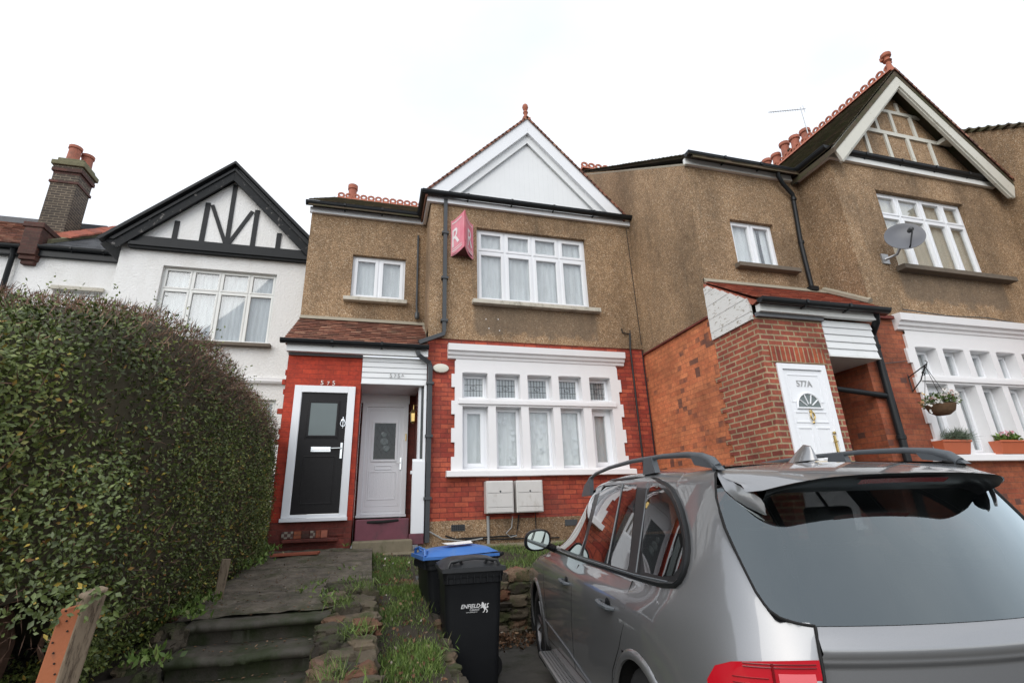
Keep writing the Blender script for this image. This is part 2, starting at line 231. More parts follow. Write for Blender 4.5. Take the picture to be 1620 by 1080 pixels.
# ---------------------------------------------------------------- mesh builder
OFF={}
class MB:
    def __init__(s): s.v=[]; s.f=[]; s.r=[]; s.mi=[]; s.cur=0; s.rnd=None
    def add(s,vs,fs,r=None):
        n=len(s.v); s.v+= [tuple(map(float,p)) for p in vs]
        for f in fs: s.f.append(tuple(n+i for i in f)); s.r.append(random.random() if r is None else r); s.mi.append(s.cur)
        return s
    def box(s,x0,x1,y0,y1,z0,z1,r=None):
        return s.add([(x0,y0,z0),(x1,y0,z0),(x1,y1,z0),(x0,y1,z0),(x0,y0,z1),(x1,y0,z1),(x1,y1,z1),(x0,y1,z1)],
            [(0,3,2,1),(4,5,6,7),(0,1,5,4),(1,2,6,5),(2,3,7,6),(3,0,4,7)],r)
    def quad(s,*p,r=None): return s.add(p,[tuple(range(len(p)))],r)
    def prism(s,poly,y0,y1,ax='y',r=None):
        n=len(poly)
        def P(a,b,t): return (a,t,b) if ax=='y' else ((t,a,b) if ax=='x' else (a,b,t))
        vs=[P(a,b,y0) for a,b in poly]+[P(a,b,y1) for a,b in poly]
        return s.add(vs,[tuple(range(n)),tuple(range(2*n-1,n-1,-1))]+[(i,i+n,(i+1)%n+n,(i+1)%n) for i in range(n)],r)
    def tube(s,pts,r,n=8,caps=True,flat=None):
        pts=[Vector(p) for p in pts]; rs=r if hasattr(r,'__len__') else [r]*len(pts); vs=[]; up=None
        for i,p in enumerate(pts):
            t=(pts[min(i+1,len(pts)-1)]-pts[max(i-1,0)]).normalized()
            if up is None:
                up=Vector((0,0,1)) if abs(t.z)<.9 else Vector((0,1,0))
            a=t.cross(up).normalized(); bb=a.cross(t).normalized(); up=bb
            for k in range(n):
                an=2*math.pi*(k+.5)/n; vs.append(p+rs[i]*(math.cos(an)*a*(flat[0] if flat else 1)+math.sin(an)*bb*(flat[1] if flat else 1)))
        fs=[(i*n+k,i*n+(k+1)%n,(i+1)*n+(k+1)%n,(i+1)*n+k) for i in range(len(pts)-1) for k in range(n)]
        if caps: fs+=[tuple(range(n-1,-1,-1)),tuple((len(pts)-1)*n+k for k in range(n))]
        return s.add(vs,fs,random.random())
    def lathe(s,prof,c,n=16,ax=None,caps=True):
        ax=(ax or Vector((0,0,1))).normalized(); a=ax.orthogonal().normalized(); bb=ax.cross(a); c=Vector(c); vs=[]
        for r,h in prof:
            for k in range(n): an=2*math.pi*k/n; vs.append(c+ax*h+r*(math.cos(an)*a+math.sin(an)*bb))
        m=len(prof); fs=[(i*n+k,i*n+(k+1)%n,(i+1)*n+(k+1)%n,(i+1)*n+k) for i in range(m-1) for k in range(n)]
        if caps: fs+=[tuple(range(n-1,-1,-1)),tuple((m-1)*n+k for k in range(n))]
        return s.add(vs,fs,random.random())
    def grid(s,P,r=None):
        a=len(P); b_=len(P[0]); return s.add([q for row in P for q in row],[(i*b_+j,(i+1)*b_+j,(i+1)*b_+j+1,i*b_+j+1) for i in range(a-1) for j in range(b_-1)],r)
    def build(s,name,mat,parent=None,smooth=False,bevel=0,world=True,seg=2,sub=0,angle=40):
        me=bpy.data.meshes.new(name); off=Vector(OFF.get(parent.name,(0,0,0))) if (parent and world) else Vector((0,0,0))
        V=np.array(s.v) if s.v else np.zeros((0,3)); me.from_pydata([tuple(p) for p in (V-np.array(off))],[],s.f)
        for m_ in (mat if isinstance(mat,(list,tuple)) else [mat]): me.materials.append(M[m_])
        if any(s.mi): me.polygons.foreach_set('material_index',s.mi)
        uv=me.uv_layers.new(name='UVMap'); nl=len(me.loops); li=np.zeros(nl,int); me.loops.foreach_get('vertex_index',li)
        nf=len(me.polygons); nor=np.zeros(nf*3); me.polygons.foreach_get('normal',nor); nor=np.abs(nor.reshape(-1,3)); tot=np.zeros(nf,int); me.polygons.foreach_get('loop_total',tot)
        fi=np.repeat(np.arange(nf),tot); L=V[li]; A=nor[fi]; ax=A.argmax(1)
        U=np.where((ax==0)[:,None],L[:,[1,2]],np.where((ax==1)[:,None],L[:,[0,2]],L[:,[0,1]])); uv.data.foreach_set('uv',U.astype(np.float32).ravel())
        at=me.attributes.new('rnd','FLOAT','FACE'); at.data.foreach_set('value',np.array(s.r,np.float32))
        if smooth: me.polygons.foreach_set('use_smooth',[True]*nf)
        me.update()
        if smooth: me.set_sharp_from_angle(angle=R_(angle))
        o=bpy.data.objects.new(name,me); COL.objects.link(o)
        if parent: o.parent=parent; OFF[o.name]=tuple(off)
        if bevel:
            m=o.modifiers.new('b','BEVEL'); m.width=bevel; m.segments=seg; m.limit_method='ANGLE'; m.angle_limit=R_(35)
        if sub:
            m=o.modifiers.new('s','SUBSURF'); m.levels=m.render_levels=sub
        return o
def tag(o,label=None,cat=None,group=None,kind=None):
    for k,v in(('label',label),('category',cat),('group',group),('kind',kind)):
        if v: o[k]=v
    return o
def thing(name,loc,label,cat,group=None,rz=0,rx=0):
    o=bpy.data.objects.new(name,None); COL.objects.link(o); o.location=loc; o.rotation_euler=(rx,0,rz); OFF[o.name]=tuple(loc); o.empty_display_size=.2; return tag(o,label,cat,group)
def B(*a,**k): return MB().box(*a,**k)
def text(s,size,org,xd,ud,mat,parent,name,ext=.004,world=True,shear=0,bold=0):
    cu=bpy.data.curves.new('t','FONT'); cu.body=s; cu.size=size; cu.extrude=ext; cu.align_x='CENTER'; cu.shear=shear; cu.offset=bold
    ob=bpy.data.objects.new('t',cu); COL.objects.link(ob); dg=bpy.context.evaluated_depsgraph_get(); dg.update()
    me=bpy.data.meshes.new_from_object(ob.evaluated_get(dg)); xd=Vector(xd).normalized(); ud=Vector(ud).normalized(); nd=xd.cross(ud)
    vs=[Vector(org)+xd*v.co.x+ud*v.co.y+nd*v.co.z for v in me.vertices]; fs=[tuple(p.vertices) for p in me.polygons]
    bpy.data.objects.remove(ob); bpy.data.curves.remove(cu); bpy.data.meshes.remove(me)
    m=MB(); m.add(vs,fs,.5); return m.build(name,mat,parent,world=world)
def wall(m,x0,x1,z0,z1,y,holes=(),rev=.12):
    """front face in plane y with rectangular openings and their reveals"""
    xs=sorted({x0,x1,*[h[0] for h in holes],*[h[1] for h in holes]}); zs=sorted({z0,z1,*[h[2] for h in holes],*[h[3] for h in holes]})
    xs=[x for x in xs if x0<=x<=x1]; zs=[z for z in zs if z0<=z<=z1]
    for a,b_ in zip(xs,xs[1:]):
        for c,d in zip(zs,zs[1:]):
            mx,mz=(a+b_)/2,(c+d)/2
            if any(h[0]<mx<h[1] and h[2]<mz<h[3] for h in holes): continue
            m.quad((a,y,c),(b_,y,c),(b_,y,d),(a,y,d))
    for h in holes:
        a,b_,c,d=h; Y=y+rev
        m.quad((a,y,c),(a,y,d),(a,Y,d),(a,Y,c)); m.quad((b_,y,c),(b_,Y,c),(b_,Y,d),(b_,y,d)); m.quad((a,y,d),(b_,y,d),(b_,Y,d),(a,Y,d)); m.quad((a,y,c),(a,Y,c),(b_,Y,c),(b_,y,c))
    return m
def window(par,x0,x1,z0,z1,y,cols,rows,mat='upvc',fw=.045,sash=.035,cur='curtain',name='window',lead=False,open_cols=None,folds=11,curgap=None,label=None):
    """framed window in plane y; cols/rows are break fractions"""
    m=MB(); X=[x0+(x1-x0)*c for c in cols]; Z=[z0+(z1-z0)*c for c in rows]; t=fw
    m.box(x0,x0+t,y,y+.07,z0,z1); m.box(x1-t,x1,y,y+.07,z0,z1); m.box(x0+t,x1-t,y,y+.07,z0,z0+t); m.box(x0+t,x1-t,y,y+.07,z1-t,z1)
    h=t*.55
    for x in X[1:-1]: m.box(x-h,x+h,y,y+.07,z0+t,z1-t)
    zb=[z0+t]+[z for z in Z[1:-1]]+[z1-t]
    xb=[x0+t]+[x for x in X[1:-1]]+[x1-t]
    for z in Z[1:-1]:
        for i in range(len(xb)-1): m.box(xb[i]+(h if i else 0),xb[i+1]-(h if i<len(xb)-2 else 0),y+.002,y+.068,z-h,z+h)
    g=MB(); ld=MB()
    for i in range(len(xb)-1):
        for j in range(len(zb)-1):
            a=xb[i]+(h if i else 0); b_=xb[i+1]-(h if i<len(xb)-2 else 0); c=zb[j]+(h if j else 0); d=zb[j+1]-(h if j<len(zb)-2 else 0)
            if sash:
                e=.003; s2=sash; yy=y-.012
                m.box(a-.008,a+s2,yy,y+.05,c-.008,d+.008); m.box(b_-s2,b_+.008,yy,y+.05,c-.008,d+.008); m.box(a+s2,b_-s2,yy+e,y+.05,c-.008,c+s2); m.box(a+s2,b_-s2,yy+e,y+.05,d-s2,d+.008)
                a+=s2; b_-=s2; c+=s2; d-=s2
            g.box(a-.004,b_+.004,y+.022,y+.030,c-.004,d+.004)
            if lead and j==len(zb)-2:
                for k in range(1,6): xx=a+(b_-a)*k/6; ld.box(xx-.003,xx+.003,y+.016,y+.0215,c,d)
                for k in (1,2): zz=c+(d-c)*k/3; ld.box(a,b_,y+.015,y+.0205,zz-.003,zz+.003)
                cx=(a+b_)/2; cz=(c+d)/2; ld.tube([(cx+.05*math.cos(q*.63),y+.014,cz+.035*math.sin(q*.63)) for q in range(11)],.004,4,False)
    W=m.build(name,mat,par,bevel=.004)
    if label: W['label']=label
    g.build('glass','glass',W)
    if lead: ld.build('leading','greypipe',W)
    # curtain with folds, in front of a dim room
    if cur:
        P=[]; n=max(24,int((x1-x0)*60)); ph=random.random()*6
        gaps=curgap or [(0,1)]
        c=MB()
        for (ga,gb) in gaps:
            a=x0+(x1-x0)*ga; b_=x0+(x1-x0)*gb; k=max(8,int(n*(gb-ga))); P=[]
            for i in range(k+1):
                x=a+(b_-a)*i/k; f=.009*math.sin(x*folds*4.2+ph)+.0035*math.sin(x*folds*9.7+ph*2)+.004*math.sin(x*31+ph)
                P.append([(x,y+.085+f*.6,z0),(x+.01*math.sin(x*9),y+.085+f,(z0+z1)/2),(x,y+.085+f*.8,z1)])
            c.grid(P)
        c.build('curtain',cur,W,smooth=True,angle=180)
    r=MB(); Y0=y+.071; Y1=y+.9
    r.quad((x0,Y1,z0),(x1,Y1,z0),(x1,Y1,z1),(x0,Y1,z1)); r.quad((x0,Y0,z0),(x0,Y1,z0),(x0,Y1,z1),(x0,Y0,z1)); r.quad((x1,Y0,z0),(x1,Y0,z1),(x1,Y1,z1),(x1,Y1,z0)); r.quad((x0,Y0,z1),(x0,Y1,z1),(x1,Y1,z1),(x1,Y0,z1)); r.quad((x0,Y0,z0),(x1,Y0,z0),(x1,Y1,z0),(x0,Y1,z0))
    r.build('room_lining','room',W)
    return W
def tiles(m,p00,p10,p01,p11,n,tw=.165,t=.016,lift=.006):
    """courses of plain tiles on the plane p00-p10 (eave) to p01-p11 (top)"""
    p00,p10,p01,p11=map(Vector,(p00,p10,p01,p11)); nn=(p10-p00).cross(p01-p00).normalized()
    if nn.z<0: nn=-nn
    for i in range(n):
        a=p00.lerp(p01,i/n); b_=p10.lerp(p11,i/n); c=p00.lerp(p01,min(1,(i+1.25)/n)); d=p10.lerp(p11,min(1,(i+1.25)/n))
        L=(b_-a).length; k=max(1,int(L/tw)); o=.5*(i%2)
        for j in range(-1 if o else 0,k):
            u0=max(0,(j+o)/k); u1=min(1,(j+1+o)/k)
            if u1<=u0: continue
            u1-=.004/max(L,.01); q=random.random()*lift; dn=(a-c).normalized()*random.uniform(-.004,.006)
            A=a.lerp(b_,u0)+nn*(t*1.6+q)+dn; B_=a.lerp(b_,u1)+nn*(t*1.6+q)+dn; C=c.lerp(d,u0)+nn*.004; D=c.lerp(d,u1)+nn*.004
            A2=A-nn*t; B2=B_-nn*t
            m.add([A,B_,D,C,A2,B2],[(0,1,2,3),(4,5,1,0),(4,0,3),(1,5,2)])
    return m
def crest(m,p,q,step=.16,r=.052,th=.022,h=.09):
    """ridge of capping tiles carrying pierced rings"""
    p,q=Vector(p),Vector(q); d=(q-p); L=d.length; d.normalize(); n=int(L/step); up=Vector((0,0,1)); sd=d.cross(up).normalized()
    for i in range(n):
        a=p+d*(i*step); b_=p+d*((i+1)*step-.006); W=.10
        vs=[]
        for e in(a,b_):
            vs+=[e-sd*W-up*.07,e-sd*.02+up*.03,e+sd*.02+up*.03,e+sd*W-up*.07]
        m.add(vs,[(0,1,5,4),(1,2,6,5),(2,3,7,6),(0,3,2,1),(4,5,6,7)])
        c=(a+b_)/2+up*(.03+r*.9); ro=r*1.15; ri=r*.55; K=12; V=[]
        for s_ in(-1,1):
            for R0 in(ro,ri):
                for k in range(K): an=2*math.pi*k/K; V.append(c+d*R0*math.cos(an)*1.15+up*R0*math.sin(an)+sd*s_*th*.5)
        F=[]
        for k in range(K):
            k2=(k+1)%K; F+=[(k,k2,K+k2,K+k),(2*K+k,3*K+k,3*K+k2,2*K+k2),(k,2*K+k,2*K+k2,k2),(K+k,K+k2,3*K+k2,3*K+k)]
        m.add(V,F,random.random())
    return m
def gutter(m,x0,x1,y,z,r=.055):
    pts=[]
    for x in (x0,x1):
        pts.append([(x,y-r*math.cos(a),z-r*math.sin(a)) for a in np.linspace(0,math.pi,9)]+[(x,y+r+.004,z),(x,y+r+.004,z+.012),(x,y-r-.006,z+.012),(x,y-r-.006,z)])
    n=len(pts[0]); m.add(pts[0]+pts[1],[(i,(i+1)%n,n+(i+1)%n,n+i) for i in range(n)]+[tuple(range(n-1,-1,-1)),tuple(range(n,2*n))])
    k=int((x1-x0)/.9)
    for i in range(1,k+1):
        x=x0+(x1-x0)*i/(k+1); m.box(x-.02,x+.02,y-r-.012,y-r*.5,z-.03,z+.02); m.box(x-.012,x+.012,y-.01,y+r+.03,z-r-.012,z-r+.004)
def gutter_y(m,y0,y1,x,z,r=.055):
    pts=[]
    for y in (y0,y1):
        pts.append([(x-r*math.cos(a),y,z-r*math.sin(a)) for a in np.linspace(0,math.pi,9)]+[(x+r+.004,y,z),(x+r+.004,y,z+.012),(x-r-.006,y,z+.012),(x-r-.006,y,z)])
    n=len(pts[0]); m.add(pts[0]+pts[1],[(i,(i+1)%n,n+(i+1)%n,n+i) for i in range(n)]+[tuple(range(n-1,-1,-1)),tuple(range(n,2*n))])
def barge(m,xa,za,slope_pts,y0,y1,wd):
    """board along a gable: polyline of outer edge points, vertical depth wd"""
    (xl,zl),(xc,zc),(xr,zr)=slope_pts
    m.prism([(xl,zl),(xc,zc),(xc,zc-wd),(xl+ (0),zl-wd)],y0,y1); m.prism([(xc+.0005,zc),(xr,zr),(xr,zr-wd),(xc+.0005,zc-wd)],y0,y1)
M['sage']=attr_mat('sage_blades',((0,(.09,.13,.08)),(1,(.22,.28,.19))),.7,bump=0)
# ================================================================ ground surfaces
tag(B(-400,400,-200,-0.6,-.30,-.10).build('road','tarmac'),kind='structure')
g=MB(); g.quad((-900,-900,-.32),(900,-900,-.32),(900,900,-.32),(-900,900,-.32)); tag(g.build('ground','tarmac'),kind='structure')
def sheet(x0,x1,y0,y1,fz,nx,ny,amp=0,seed=0):
    P=[]
    for i in range(nx+1):
        row=[]
        for j in range(ny+1):
            x=x0+(x1-x0)*i/nx; y=y0+(y1-y0)*j/ny; row.append((x,y,fz(x,y)+amp*mn.noise(Vector((x*3+seed,y*3,seed)))))
        P.append(row)
    return MB().grid(P,.5)
m=sheet(.2,12,-.6,6.9,lambda x,y:-.02+.006*max(y,0),60,36,.012,3)
tag(m.build('driveway','drive',smooth=True),kind='structure')
# ================================================================ houses 575 and 577 share one pattern
LOWC=[(1.36,1.79),(1.92,2.36),(2.49,2.93),(3.06,3.49),(3.64,4.05)]
def lower_bay(root,dx,Y,dz,rev,cur,right):
    a=MB(); holes=[(u+dx,v+dx,z0+dz,z1+dz) for u,v in LOWC for z0,z1 in((2.06,3.07),(3.20,3.63))]
    f=Y-.035; wall(a,1.25+dx,4.19+dx,2.03+dz,3.99+dz,f,holes,rev)
    for k in range(9):
        z=2.03+dz+k*.225
        if z+.2>3.98+dz: break
        if k%2==0:
            a.box(1.18+dx,1.25+dx,f,Y,z,z+.225); a.box(4.19+dx,4.26+dx,f,Y,z,z+.225)
        else:
            a.box(1.235+dx,1.25+dx,f,Y,z,z+.225); a.box(4.19+dx,4.205+dx,f,Y,z,z+.225)
    for u,v in LOWC:  # shallow segmental heads
        a.box(u+.03+dx,v-.03+dx,f-.006,f,3.64+dz,3.655+dz)
    S=a.build('window_surround','white',root)
    c=MB(); c.prism([(Y,3.86),(Y-.05,3.87),(Y-.06,3.91),(Y-.09,3.93),(Y-.10,3.975),(Y-.14,3.99),(Y-.15,4.10),(Y,4.115)],1.11+dx,4.35+dx,'x'); 
    for i in range(len(c.v)): c.v[i]=(c.v[i][0],c.v[i][1],c.v[i][2]+dz*.6)
    c.build('cornice','white',S)
    c=MB(); c.box(1.29+dx,4.12+dx,f-.03,f,3.10+dz,3.165+dz); c.box(1.29+dx,4.12+dx,f-.018,f,3.165+dz,3.185+dz); c.build('transom','white',S,bevel=.006)
    c=MB(); c.prism([(Y+.02,2.05+dz),(Y-.13,2.03+dz),(Y-.135,1.945+dz),(Y+.02,1.94+dz)],1.10+dx,4.34+dx,'x'); c.build('sill','white',S,bevel=.006)
    for i,(u,v) in enumerate(LOWC):
        Wd=window(root,u+dx,v+dx,2.06+dz,3.07+dz,Y+rev-.05,[0,1],[0,1],fw=.05 if i in(0,4) else .035,sash=.055 if i in(0,4) else .025,cur=cur,folds=9+i*1.7,curgap=[(0,1)] if i!=4 else [(.22,1)])
        if dx==0 and i in(1,2,3):
            q=MB()
            for k in range(15):
                cx=random.uniform(u+.09,v-.09); cz=2.16+.8*random.random()**1.6
                for a in range(6): q.lathe([(.013,0),(.009,.001)],(cx+.02*math.cos(a*1.05),Y+rev-.005,cz+.02*math.sin(a*1.05)),6,Vector((0,-1,0)))
            q.build('lace_motif','upvc',Wd)['kind']='stuff'
        window(root,u+dx,v+dx,3.20+dz,3.63+dz,Y+rev-.05,[0,1],[0,1],fw=.035,sash=.022,cur=cur,lead=(dx==0),folds=9)
def clip_slope(): pass
def gable_roof(root,xc,hl,hr,ze,za,yb,yend,mat):
    m=MB(); t=.09; zl=za-hl*1.03; zr=za-hr*1.03
    m.prism([(xc-hl,zl),(xc,za),(xc+hr,zr),(xc+hr,zr-t),(xc,za-t*1.4),(xc-hl,zl-t)],yb,yend)
    return m
def shiplap(m,x0,x1,z0,z1,y,n=5,th=.02):
    h=(z1-z0)/n
    for k in range(n): m.prism([(y,z0+k*h),(y-th,z0+k*h+.004),(y-th,z0+k*h+.02),(y-.006,z0+(k+1)*h-.002),(y,z0+(k+1)*h-.002)],x0,x1,'x')
def pipe(m,pts,r=.034,collars=()):
    m.tube(pts,r,10)
    for c in collars: m.lathe([(r+.002,-.03),(r+.010,-.025),(r+.010,.025),(r+.002,.03)],c,12)
# ---------------------------------------------------------------- 575
H5=thing('terraced_house',(0,8.8,1.0),'brown terraced house with a white boarded gable, red painted brick, doors 575 and 575A','house')
m=MB(); Y=7.975
wall(m,.78,4.83,4.22,6.87,Y,[(1.63,3.81,4.97,6.45)],.13); m.quad((.78,Y,4.22),(.78,8.8,4.22),(.78,8.8,6.87),(.78,Y,6.87)); m.quad((.78,Y,4.22),(4.81,Y,4.22),(4.81,8.02,4.22),(.78,8.02,4.22))
wall(m,-1.37,.78,4.5,6.87,8.8,[(-.57,.40,5.2,6.08)],.12)
m.add([(-1.37,8.8,.9),(-1.37,12.6,.9),(-1.37,12.6,9.6),(-1.37,8.8,6.9)],[(0,1,2,3)]); m.quad((-1.37,8.8,6.87),(.78,8.8,6.87),(.78,8.8,7.05),(-1.37,8.8,7.05)); m.quad((.78,Y,6.87),(4.81,Y,6.87),(4.81,Y,7.1),(.78,Y,7.1))
wall(m,.70,4.81,.7,1.31,7.985)
m.quad((.70,7.985,1.31),(4.81,7.985,1.31),(4.81,8.01,1.31),(.70,8.01,1.31))
m.build('pebbledash_wall','peb',H5)
m=MB(); wall(m,.78,4.835,1.31,4.22,8.0,[(1.28,4.16,2.04,3.98)],.02); m.quad((.78,8,1.0),(.78,8.8,1.0),(.78,8.8,4.4),(.78,8,4.4)); m.build('brick_wall','redbay',H5)
lower_bay(H5,0,8.0,0,.17,'curtain',4.81)
# upper windows
W=window(H5,1.63,3.81,4.97,6.45,8.06,[0,.25,.5,.75,1],[0,.69,1],fw=.05,sash=.045,folds=12)
MB().prism([(8.1,4.975),(7.86,4.955),(7.855,4.875),(8.0,4.875)],1.53,3.96,'x').build('sill','sill',W,bevel=.008)
W=window(H5,-.57,.40,5.2,6.08,8.88,[0,.5,1],[0,1],fw=.045,sash=.05,folds=9)
MB().prism([(8.9,5.205),(8.69,5.185),(8.685,5.11),(8.82,5.11)],-.68,.45,'x').build('sill','sill',W,bevel=.008)
# eaves
m=MB(); m.box(.76,4.81,7.91,7.972,6.85,6.96); m.box(-1.40,.72,8.74,8.797,6.86,6.97); m.box(.70,.76,7.91,8.74,6.85,6.96); m.build('fascia','upvc',H5)
m=MB(); gutter(m,.60,4.82,7.84,7.0,.062); gutter(m,-1.47,.60,8.66,7.01,.062); gutter_y(m,7.80,8.70,.64,7.005,.062); m.build('gutter','black',H5)
# main roof
m=MB(); m.prism([(8.62,6.99),(12.6,9.74),(17,6.7),(17,6.62),(12.6,9.66),(8.62,6.93)],-1.42,4.80,'x'); m.build('roof_slab','tilemoss',H5)
m=MB(); tiles(m,(-1.42,8.60,7.02),(.9,8.60,7.02),(-1.42,12.6,9.78),(.9,12.6,9.78),36); R5=m.build('roof','tilemoss',H5)
m=MB(); crest(m,(-1.35,12.6,9.80),(4.7,12.6,9.80),.20,.075,.03); m.build('ridge_tiles','terra',R5)
m=MB(); m.box(-1.5,-.4,12.9,13.5,8.5,9.75); C5=m.build('chimney','stock',H5,bevel=.01); m=MB(); m.lathe([(.15,0),(.13,.1),(.11,.62),(.14,.65),(.14,.78),(.115,.78),(.115,.5)],(-1.0,13.1,9.80),14,caps=False); m.build('chimney_pot','pot',C5,smooth=True)
# front gable
m=gable_roof(H5,2.68,2.02,2.0,0,9.07,7.84,11.6,'tile'); G5=m.build('gable_roof','tile',H5)
m=MB()
for sgn,h in((-1,2.04),(1,2.02)):
    for k in range(26):
        u=k/26; v=(k+1)/26+.008; a=Vector((2.68+sgn*h*(1-u),0,9.09-h*1.03*(1-u))); b_=Vector((2.68+sgn*h*(1-v),0,9.09-h*1.03*(1-v))); nn=Vector((sgn*.717,0,.697))
        q=.012+.006*random.random(); m.add([(a+nn*q)+Vector((0,7.80,0)),(a+nn*q)+Vector((0,8.0,0)),(b_+nn*.002)+Vector((0,8.0,0)),(b_+nn*.002)+Vector((0,7.80,0)),a-nn*.035+Vector((0,7.80,0)),b_-nn*.04+Vector((0,7.80,0))],[(0,1,2,3),(4,0,3,5)])
m.build('verge_tiles','tile',G5)
m=MB(); xc=2.68
m.prism([(.70,7.02),(xc,9.055),(xc,8.70),(1.07,7.045),(1.07,7.02)],7.825,7.90); m.prism([(4.66,7.02),(4.29,7.02),(4.29,7.045),(xc+.0005,8.70),(xc+.0005,9.055)],7.825,7.90); m.build('bargeboard','upvc',H5,bevel=.004)
m=MB(); m.prism([(1.04,7.02),(xc,8.715),(xc,8.50),(1.24,7.02)],7.895,7.93); m.prism([(4.32,7.02),(4.12,7.02),(xc+.0005,8.50),(xc+.0005,8.715)],7.895,7.93)
m.build('bargeboard','panel',H5,bevel=.004)
m=MB(); x=1.0
while x<4.36:
    za=lambda q:8.6-abs(q-xc)*1.03
    a=x+.0012; b_=x+.0988
    if za(a)>7.03 and za(b_)>7.03: m.prism([(a,7.0),(b_,7.0),(b_,za(b_)),(a,za(a))],7.955,7.975)
    x+=.1
m.prism([(.9,7.0),(4.46,7.0),(xc,8.8)],7.957,8.0); m.build('gable_boarding','panel',H5)
m=MB(); m.lathe([(.075,-.08),(.06,0),(.04,.06),(.035,.14),(.055,.17),(.05,.19),(.03,.22),(.05,.26),(.065,.31),(.055,.36),(.03,.39),(.0,.40)],(2.68,7.9,9.10),12); m.box(2.60,2.76,7.82,8.3,9.05,9.10); m.build('finial','terra',G5,smooth=True)
# downpipe, square section
m=MB(); 
def sq(m,p,q,h=.034):
    m.tube([p,q],h*1.3,4)
m.tube([(1.04,7.93,6.93),(1.04,7.93,4.36),(1.03,7.93,4.28),(.62,7.86,4.08)],.046,4); m.tube([(.60,7.83,3.94),(.62,7.84,3.86),(.80,7.93,3.77),(.82,7.94,3.70),(.82,7.94,1.02)],.046,4)
for z in(6.2,5.3,4.5): m.box(.98,1.10,7.88,7.975,z,z+.04)
for z in(3.4,2.55,1.62): m.box(.76,.88,7.89,7.985,z,z+.04)
m.build('downpipe','greypipe',H5)
# entrance side: brick panel with the black door
m=MB(); wall(m,-1.35,-.25,.95,3.84,8.0,[(-1.2,-.33,1.39,3.33)],.1); m.quad((-.25,8.0,1.0),(-.25,8.75,1.0),(-.25,8.75,3.9),(-.25,8.0,3.9)); m.quad((-1.35,8.0,.95),(-1.35,8.0,3.84),(-1.35,8.8,3.84),(-1.35,8.8,.95))
for i in range(9):
    z=2.45+i*.15; m.box(-1.35-.05*(i%3==0)-.02*(i%2),-1.35,7.995,8.05,z,z+.075)
m.build('porch_brickwork','red',H5)
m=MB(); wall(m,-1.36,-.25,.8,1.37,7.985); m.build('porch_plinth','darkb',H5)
m=MB(); m.box(-1.15,-.42,7.86,7.984,1.10,1.145); m.build('doorstep','darkb',H5,bevel=.01)
for k,(a,b_,mt) in enumerate(((-1.17,-1.02,'steptile'),(-1.012,-.915,'pier'),(-.91,-.81,'redsoot'),(-.80,-.73,'steptile'),(-.725,-.66,'pier'),(-.655,-.57,'pot'))): B(a,b_,7.954+.003*(k%2),7.984,1.152,1.248).build('step_tile',mt,H5,bevel=.004)
B(-.55,-.36,7.965,7.984,1.17,1.24).build('step_brick','darkb',H5)
m=MB(); m.box(-.27,-.24+.0,7.99,8.0,0.95,3.84); 
def door_frame(m,x0,x1,z0,z1,y,t,sill=.05):
    m.box(x0,x0+t,y,y+.08,z0,z1); m.box(x1-t,x1,y,y+.08,z0,z1); m.box(x0+t,x1-t,y+.001,y+.08,z1-t,z1); m.box(x0+t,x1-t,y+.01,y+.08,z0,z0+.045); m.box(x0-.01,x1+.01,y-.05,y+.05,z0-sill,z0-.002)
    m.box(x0+t-.012,x0+t+.006,y+.012,y+.08,z0+.045,z1-t); m.box(x1-t-.006,x1-t+.012,y+.012,y+.08,z0+.045,z1-t)
m=MB(); door_frame(m,-1.205,-.325,1.42,3.335,7.96,.105); F=m.build('door_frame','upvc',H5,bevel=.004)
m=MB(); m.box(-1.098,-.432,7.99,8.03,1.468,3.228); 
D=m.build('front_door','bdoor',H5,bevel=.003)
m=MB()
for (a,b_,c,d) in((-.985,-.955,2.55,3.10),(-.575,-.545,2.55,3.10),(-.955,-.575,2.55,2.58),(-.955,-.575,3.07,3.10)): m.box(a,b_,7.972,7.99,c,d)
for (a,b_,c,d) in((-1.0,-.985,2.53,3.12),(-.545,-.53,2.53,3.12)): m.box(a,b_,7.982,7.99,c,d)
for x in (-1.0,-.545): pass
for (a,b_,c,d) in ((-.99,-.97,1.6,2.28),(-.56,-.54,1.6,2.28),(-.97,-.56,1.6,1.62),(-.97,-.56,2.26,2.28)): m.box(a,b_,7.984,7.99,c,d)
m.build('moulding','bdoor',D,bevel=.004)
B(-.955,-.575,7.978,7.989,2.58,3.07).build('door_glass','frost',D)
m=MB(); m.box(-.90,-.62,7.972,7.989,2.335,2.41); m.box(-.88,-.64,7.964,7.972,2.36,2.372); m.build('letter_plate','chrome',D,bevel=.004)
m=MB(); m.box(-.485,-.455,7.965,7.989,2.24,2.47); m.tube([(-.47,7.965,2.39),(-.47,7.93,2.39),(-.61,7.93,2.385)],.010,8); m.lathe([(.012,0),(.012,.01)],(-.47,7.965,2.28),10,Vector((0,-1,0))); m.build('door_handle','chrome',D,bevel=.003)
m=MB(); m.lathe([(.028,0),(.03,.012),(.018,.02)],(-.475,7.989,2.80),14,Vector((0,-1,0))); m.tube([(-.475+.035*math.sin(a),7.965,2.76+.045*math.cos(a)) for a in np.linspace(0,2*math.pi,15)],.008,6,False); m.tube([(-.475,7.97,2.86),(-.475,7.97,2.69)],.007,6); m.build('door_knocker','chrome',D,smooth=True)
text('5',.10,(-.825,7.975,3.352),(1,0,0),(0,0,1),'num',H5,'door_number'); text('7',.08,(-.735,7.975,3.352),(1,0,0),(0,0,1),'num',H5,'door_number'); text('5',.10,(-.655,7.975,3.352),(1,0,0),(0,0,1),'num',H5,'door_number')
